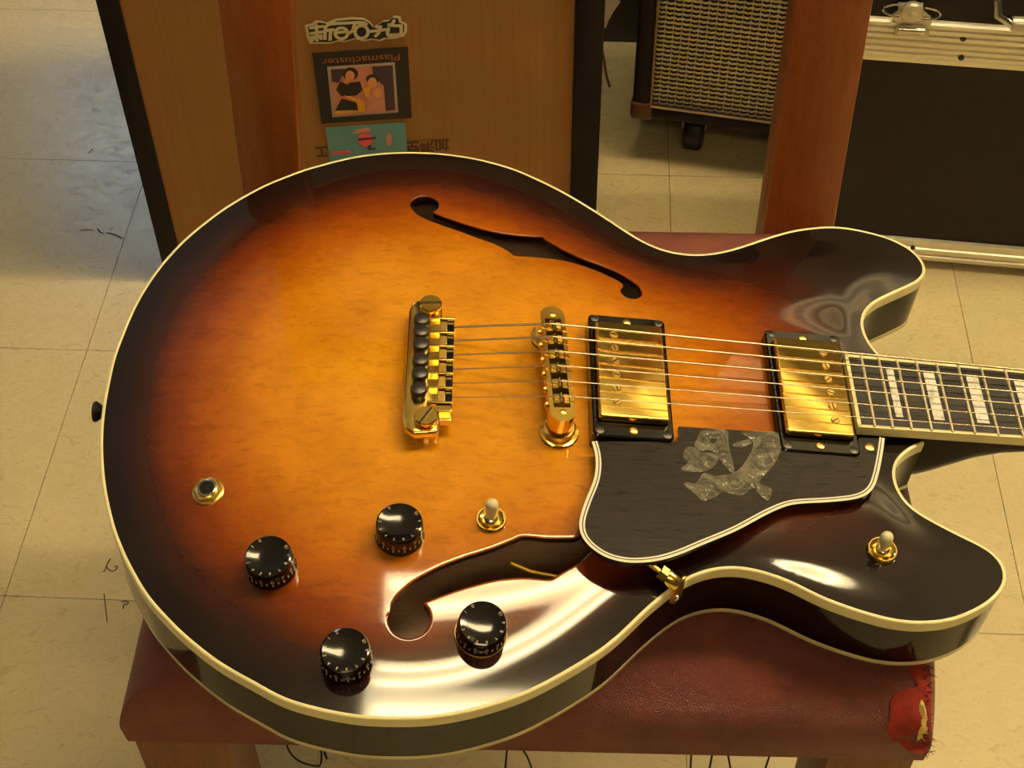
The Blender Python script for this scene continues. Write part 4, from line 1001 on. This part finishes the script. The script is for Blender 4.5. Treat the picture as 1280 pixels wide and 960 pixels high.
for i in range(nx + 1):
    x = min(GX0 + i * ccw, GX1); pts = []
    for j in range(nz * 2 + 1): pts.append((x, 0.0085 + (0.0007 if j % 2 else -0.0007), min(GZ0 + j * chh / 2, GZ1)))
    gr.tube(pts, 0.00075, 4)
for j in range(nz + 1):
    z = min(GZ0 + j * chh, GZ1)
    for dz_ in (0, 0.0014):
        pts = [(min(GX0 + i * ccw / 2, GX1), 0.0078 + (-0.0011 if i % 2 else 0.0008), z + dz_) for i in range(nx * 2 + 1)]
        gr.tube(pts, 0.00085, 4)
gr.build('grille_cloth', 'grille_cloth', amp, 60)['kind'] = 'stuff'
pi_ = MB(); pi_.tube([(GX0 + 0.001, -0.001, GZ1), (GX0 + 0.001, -0.001, GZ0 + 0.001), (GX1 - 0.001, -0.001, GZ0 + 0.001), (GX1 - 0.001, -0.001, GZ1)], 0.0018, 8); pi_.build('piping', 'piping_tan', amp, 50)
for x in (0.011, AWD - 0.011): MB().box((x, 0.012, AZ + 0.010), (0.026, 0.028, 0.024)).build('corner_guard', 'brown_leather_corner', amp, 40, (0.005, 3))
cs = on_z([(862, 199)], 0)[0] - np.array([AM.translation.x, AM.translation.y, 0]); cl = np.array([cs @ ae, -(cs @ an)])
for x, y in ((cl[0], cl[1] + 0.026), (AWD - cl[0] + 0.0, cl[1] + 0.026), (cl[0], ADP - 0.04), (AWD - cl[0], ADP - 0.04)):
    c = MB().box((x, y, AZ - 0.002), (0.04, 0.04, 0.004)); c.build('caster', 'steel_plate', amp, 30)
    cst = [o for o in COL.objects if o.name.startswith('caster')][-1]
    f_ = MB()
    for s in (-1, 1): f_.prism([(-0.012, AZ), (0.016, AZ), (0.008, AZ - 0.036), (-0.006, AZ - 0.036)], -0.001, 0.001, T(x + s * 0.0135, y, 0) @ RZ(math.pi / 2) @ RX(math.pi / 2))
    f_.build('fork', 'zinc', cst, 30)
    MB().lathe([(0.014, -0.0115), (0.020, -0.0105), (0.0225, -0.006), (0.0225, 0.006), (0.020, 0.0105), (0.014, 0.0115)], 28, T(x, y, 0.0225) @ RY(math.pi / 2)).build('wheel', 'black_matte', cst)

# ================================================================== FLIGHT CASE
FZ = 0.012
fp = on_z([(1152.5, 322), (1280, 333)], FZ); fv = fp[1] - fp[0]; fyaw = math.atan2(fv[1], fv[0])
FMx = T(fp[0][0], fp[0][1], 0) @ RZ(fyaw); fe = np.array([math.cos(fyaw), math.sin(fyaw), 0]); fn = np.array([math.sin(fyaw), -math.cos(fyaw), 0])
def case_sz(px):
    P = on_plane(px, fp[0], fn) - fp[0]; return np.stack([P @ fe, P[:, 2] + FZ], 1)
case = thing('flight_case', 'black flight case with ribbed aluminium trim standing beside the amplifier', 'flight case', FMx)
S0, S1, CD = -0.118, 0.62, 0.085
zt0 = float(case_sz([(1092, 68)])[0, 1]); zt1 = float(case_sz([(1092, 22)])[0, 1]); TOPZ = 0.52
MB().box(((S0 + S1) / 2, 0.003 + CD / 2, (FZ + zt0) / 2), (S1 - S0, CD, zt0 - FZ)).build('panel', 'laminate_black', case, 30)
MB().box(((S0 + S1) / 2, 0.003 + CD / 2, (zt1 + TOPZ) / 2), (S1 - S0, CD, TOPZ - zt1)).build('lid', 'laminate_black', case, 30)
def profile(name, prof, parent=case):
    mb = MB(); n = len(prof); vs = [(S0, y, z) for y, z in prof] + [(S1, y, z) for y, z in prof]
    mb.add(vs, [(i, (i + 1) % n, n + (i + 1) % n, n + i) for i in range(n)] + [tuple(range(n)), tuple(range(2 * n - 1, n - 1, -1))]); return mb.build(name, 'aluminium', parent, 25)
def ribbed(z0, z1, k, out, back=0.02):
    pts = [(back, z0)]; stp = (z1 - z0) / k
    pts.append((0, z0))
    for i in range(k):
        a = z0 + i * stp; pts += [(-out * 0.35, a + stp * 0.08), (-out, a + stp * 0.22), (-out, a + stp * 0.78), (-out * 0.35, a + stp * 0.92)]
    pts += [(0, z1), (back, z1)]; return pts
zm = (zt0 + zt1) / 2
profile('lower_valance', [(0.02, zt0 - 0.006), (-0.0005, zt0 - 0.006), (-0.001, zt0)] + ribbed(zt0, zm - 0.0006, 3, 0.0028)[1:])
profile('upper_valance', ribbed(zm + 0.0006, zt1, 3, 0.004))
profile('bottom_trim', [(0.02, FZ - 0.002), (-0.002, FZ - 0.002), (-0.0035, FZ + 0.001), (-0.0035, FZ + 0.005), (-0.001, FZ + 0.006), (-0.001, FZ + 0.008), (-0.003, FZ + 0.009), (-0.003, FZ + 0.014), (-0.001, FZ + 0.015), (-0.001, FZ + 0.024), (0.003, FZ + 0.025), (0.02, FZ + 0.025)])
for s_ in (S0 + 0.05, S1 - 0.05):
    for y_ in (0.022, CD - 0.015): MB().lathe([(0.012, 0), (0.012, FZ - 0.001)], 16, T(s_, y_, 0)).build('foot', 'black_matte', case)
def cpx(x, y): return (1060 + x / 5.818, y / 5.818)
def cq(pts): return [tuple(p) for p in case_sz([cpx(*q) for q in pts])]
def cflat(poly, name, mat, parent, y0, th_):
    mb = MB().prism(poly, 0, th_, T(0, y0, 0) @ RX(math.pi / 2)); return mb.build(name, mat, parent, 30, (0.0006, 2))
la = cflat(cq([(362, 10), (548, 12), (548, 62), (600, 110), (612, 145), (590, 165), (360, 150), (322, 120), (330, 85), (362, 55)]), 'latch', 'steel_plate', case, -0.001, 0.004)
c_ = case_sz([cpx(462, 55)])[0]
MB().lathe([(0.0105, 0), (0.0105, 0.004), (0.009, 0.006), (0.003, 0.0065), (0.003, 0.009), (0.0005, 0.0095)], 28, T(c_[0], -0.005, c_[1]) @ RX(math.pi / 2)).build('turn_boss', 'steel_plate', la)
for sg_ in (-1, 1):
    cc = case_sz([cpx(462 + sg_ * 85, 45 if sg_ < 0 else 68)])[0]; pts = []
    for i in range(13):
        a = -math.pi / 2 + math.pi * i / 12; pts.append((cc[0] + sg_ * 0.0155 * math.cos(a), -0.007, cc[1] + 0.0062 * math.sin(a)))
    MB().tube(pts, 0.0011, 8).build('wing', 'chrome', la)
cflat(cq([(345, 168), (385, 155), (530, 160), (575, 180), (590, 225), (580, 255), (520, 250), (520, 235), (380, 225), (375, 242), (330, 235)]), 'catch_plate', 'steel_plate', la, -0.004, 0.0025)
MB().lathe([(0.0035, -0.012), (0.0035, 0.012)], 14, T(case_sz([cpx(457, 190)])[0][0], -0.0065, case_sz([cpx(457, 190)])[0][1]) @ RY(math.pi / 2)).build('latch_roller', 'chrome', la)
for q_ in ((835, 268), (822, 405)):
    c_ = case_sz([cpx(*q_)])[0]; MB().lathe([(0.0030, 0), (0.0030, 0.001), (0.0016, 0.0019)], 14, T(c_[0], -0.0028, c_[1]) @ RX(math.pi / 2)).build('rivet', 'screw_dark', case)
c_ = case_sz([(1199.5, 305.5)])[0]; c2_ = case_sz([(1141, 308)])[0]
MB().lathe([(0.0026, 0), (0.0026, 0.001), (0.0012, 0.0018)], 14, T(c2_[0], -0.0018, c2_[1]) @ RX(math.pi / 2)).build('rivet', 'screw_dark', case)
# carrying handle
hs, hz = case_sz([cpx(1150, 60)])[0]
hn = MB().tube([(hs - 0.014, -0.002, hz + 0.030), (hs - 0.014, -0.016, hz + 0.022), (hs - 0.010, -0.022, hz + 0.006), (hs + 0.002, -0.024, hz), (hs + 0.115, -0.024, hz - 0.002), (hs + 0.127, -0.022, hz + 0.006), (hs + 0.131, -0.016, hz + 0.022), (hs + 0.131, -0.002, hz + 0.030)], 0.0042, 12).build('handle', 'chrome', case)
MB().lathe([(0.0062, 0), (0.0068, 0.002), (0.0068, 0.108), (0.0062, 0.110)], 20, T(hs + 0.003, -0.024, hz) @ RY(math.pi / 2)).build('handle_grip', 'steel_plate', hn)

# ================================================================== SMALL THINGS BEHIND
dk = on_z([(757, 52), (790, 52)], 0)
bc_ = MB().box((0, 0.10, 0.2), (0.30, 0.20, 0.40)).build('black_case', 'black_matte', None, 30, (0.006, 2)); bc_.matrix_world = T(dk[0][0] - 0.03, dk[0][1], 0) @ RZ(math.radians(-3))
tag(bc_, 'plain black case standing behind the cardboard box and amplifier', 'case')
pq_ = on_plane([(758, 0), (772, 0), (776, 3), (768, 14), (761, 26), (757.5, 36), (752, 36), (752, 0)], dk[0] + np.array([0, -0.006, 0]), np.array([0, -1.0, 0]))
pa = MB(); tp_ = [(p[0], p[2]) for p in pq_]; zt_ = max(p[1] for p in tp_)
tp_ = [(x, z + (0.06 if z > zt_ - 0.012 else 0)) if x < tp_[1][0] else (x, z) for x, z in tp_]
pa.prism(tp_, 0, 0.0005, T(0, dk[0][1] - 0.004, 0) @ RX(math.pi / 2)); pq_o = pa.build('paper_sheet', 'paper', None, 0)
tag(pq_o, 'white paper edge leaning on the black case', 'paper')
cd_ = on_z([(752, 60), (755, 75), (757.5, 92), (762, 108)], 0.002)
co = MB().tube([tuple(p) for p in resample(cd_, 0.01)], 0.0016, 8).build('thin_cord', 'brown_leather_corner', None); tag(co, 'thin brown cord on the floor beside the cardboard box', 'cord')
# scuffs and pen marks on the floor tiles
def mark(pts, wid):
    P = resample(on_z(pts, 0.0003)[:, :2], 0.002) if len(pts) > 2 else on_z(pts, 0.0003)[:, :2]
    A = offset2(P, wid); B = offset2(P, -wid); iv = RM.inverted()
    MB().strip([(p[0], p[1], 0.0003) for p in A], [(p[0], p[1], 0.0003) for p in B]).build('scuff_mark', 'print_brown', fl, 0, M=iv)
mark([(138, 698), (134, 706), (131, 713), (129, 715)], 0.0006); mark([(133, 709), (139, 714), (145, 712), (147, 707), (143, 709)], 0.0006); mark([(152, 752), (160, 752), (159, 756), (155, 755), (154, 761)], 0.0006)
mark([(130, 742), (132, 760), (134, 777)], 0.0005); mark([(100, 288), (108, 287), (116, 287.5)], 0.0007); mark([(122, 286), (125, 290), (129, 292)], 0.0009); mark([(133, 291), (139, 292), (147, 295), (153, 298)], 0.0009); mark([(110, 192), (116, 186)], 0.0006)
bpy.context.view_layer.update()
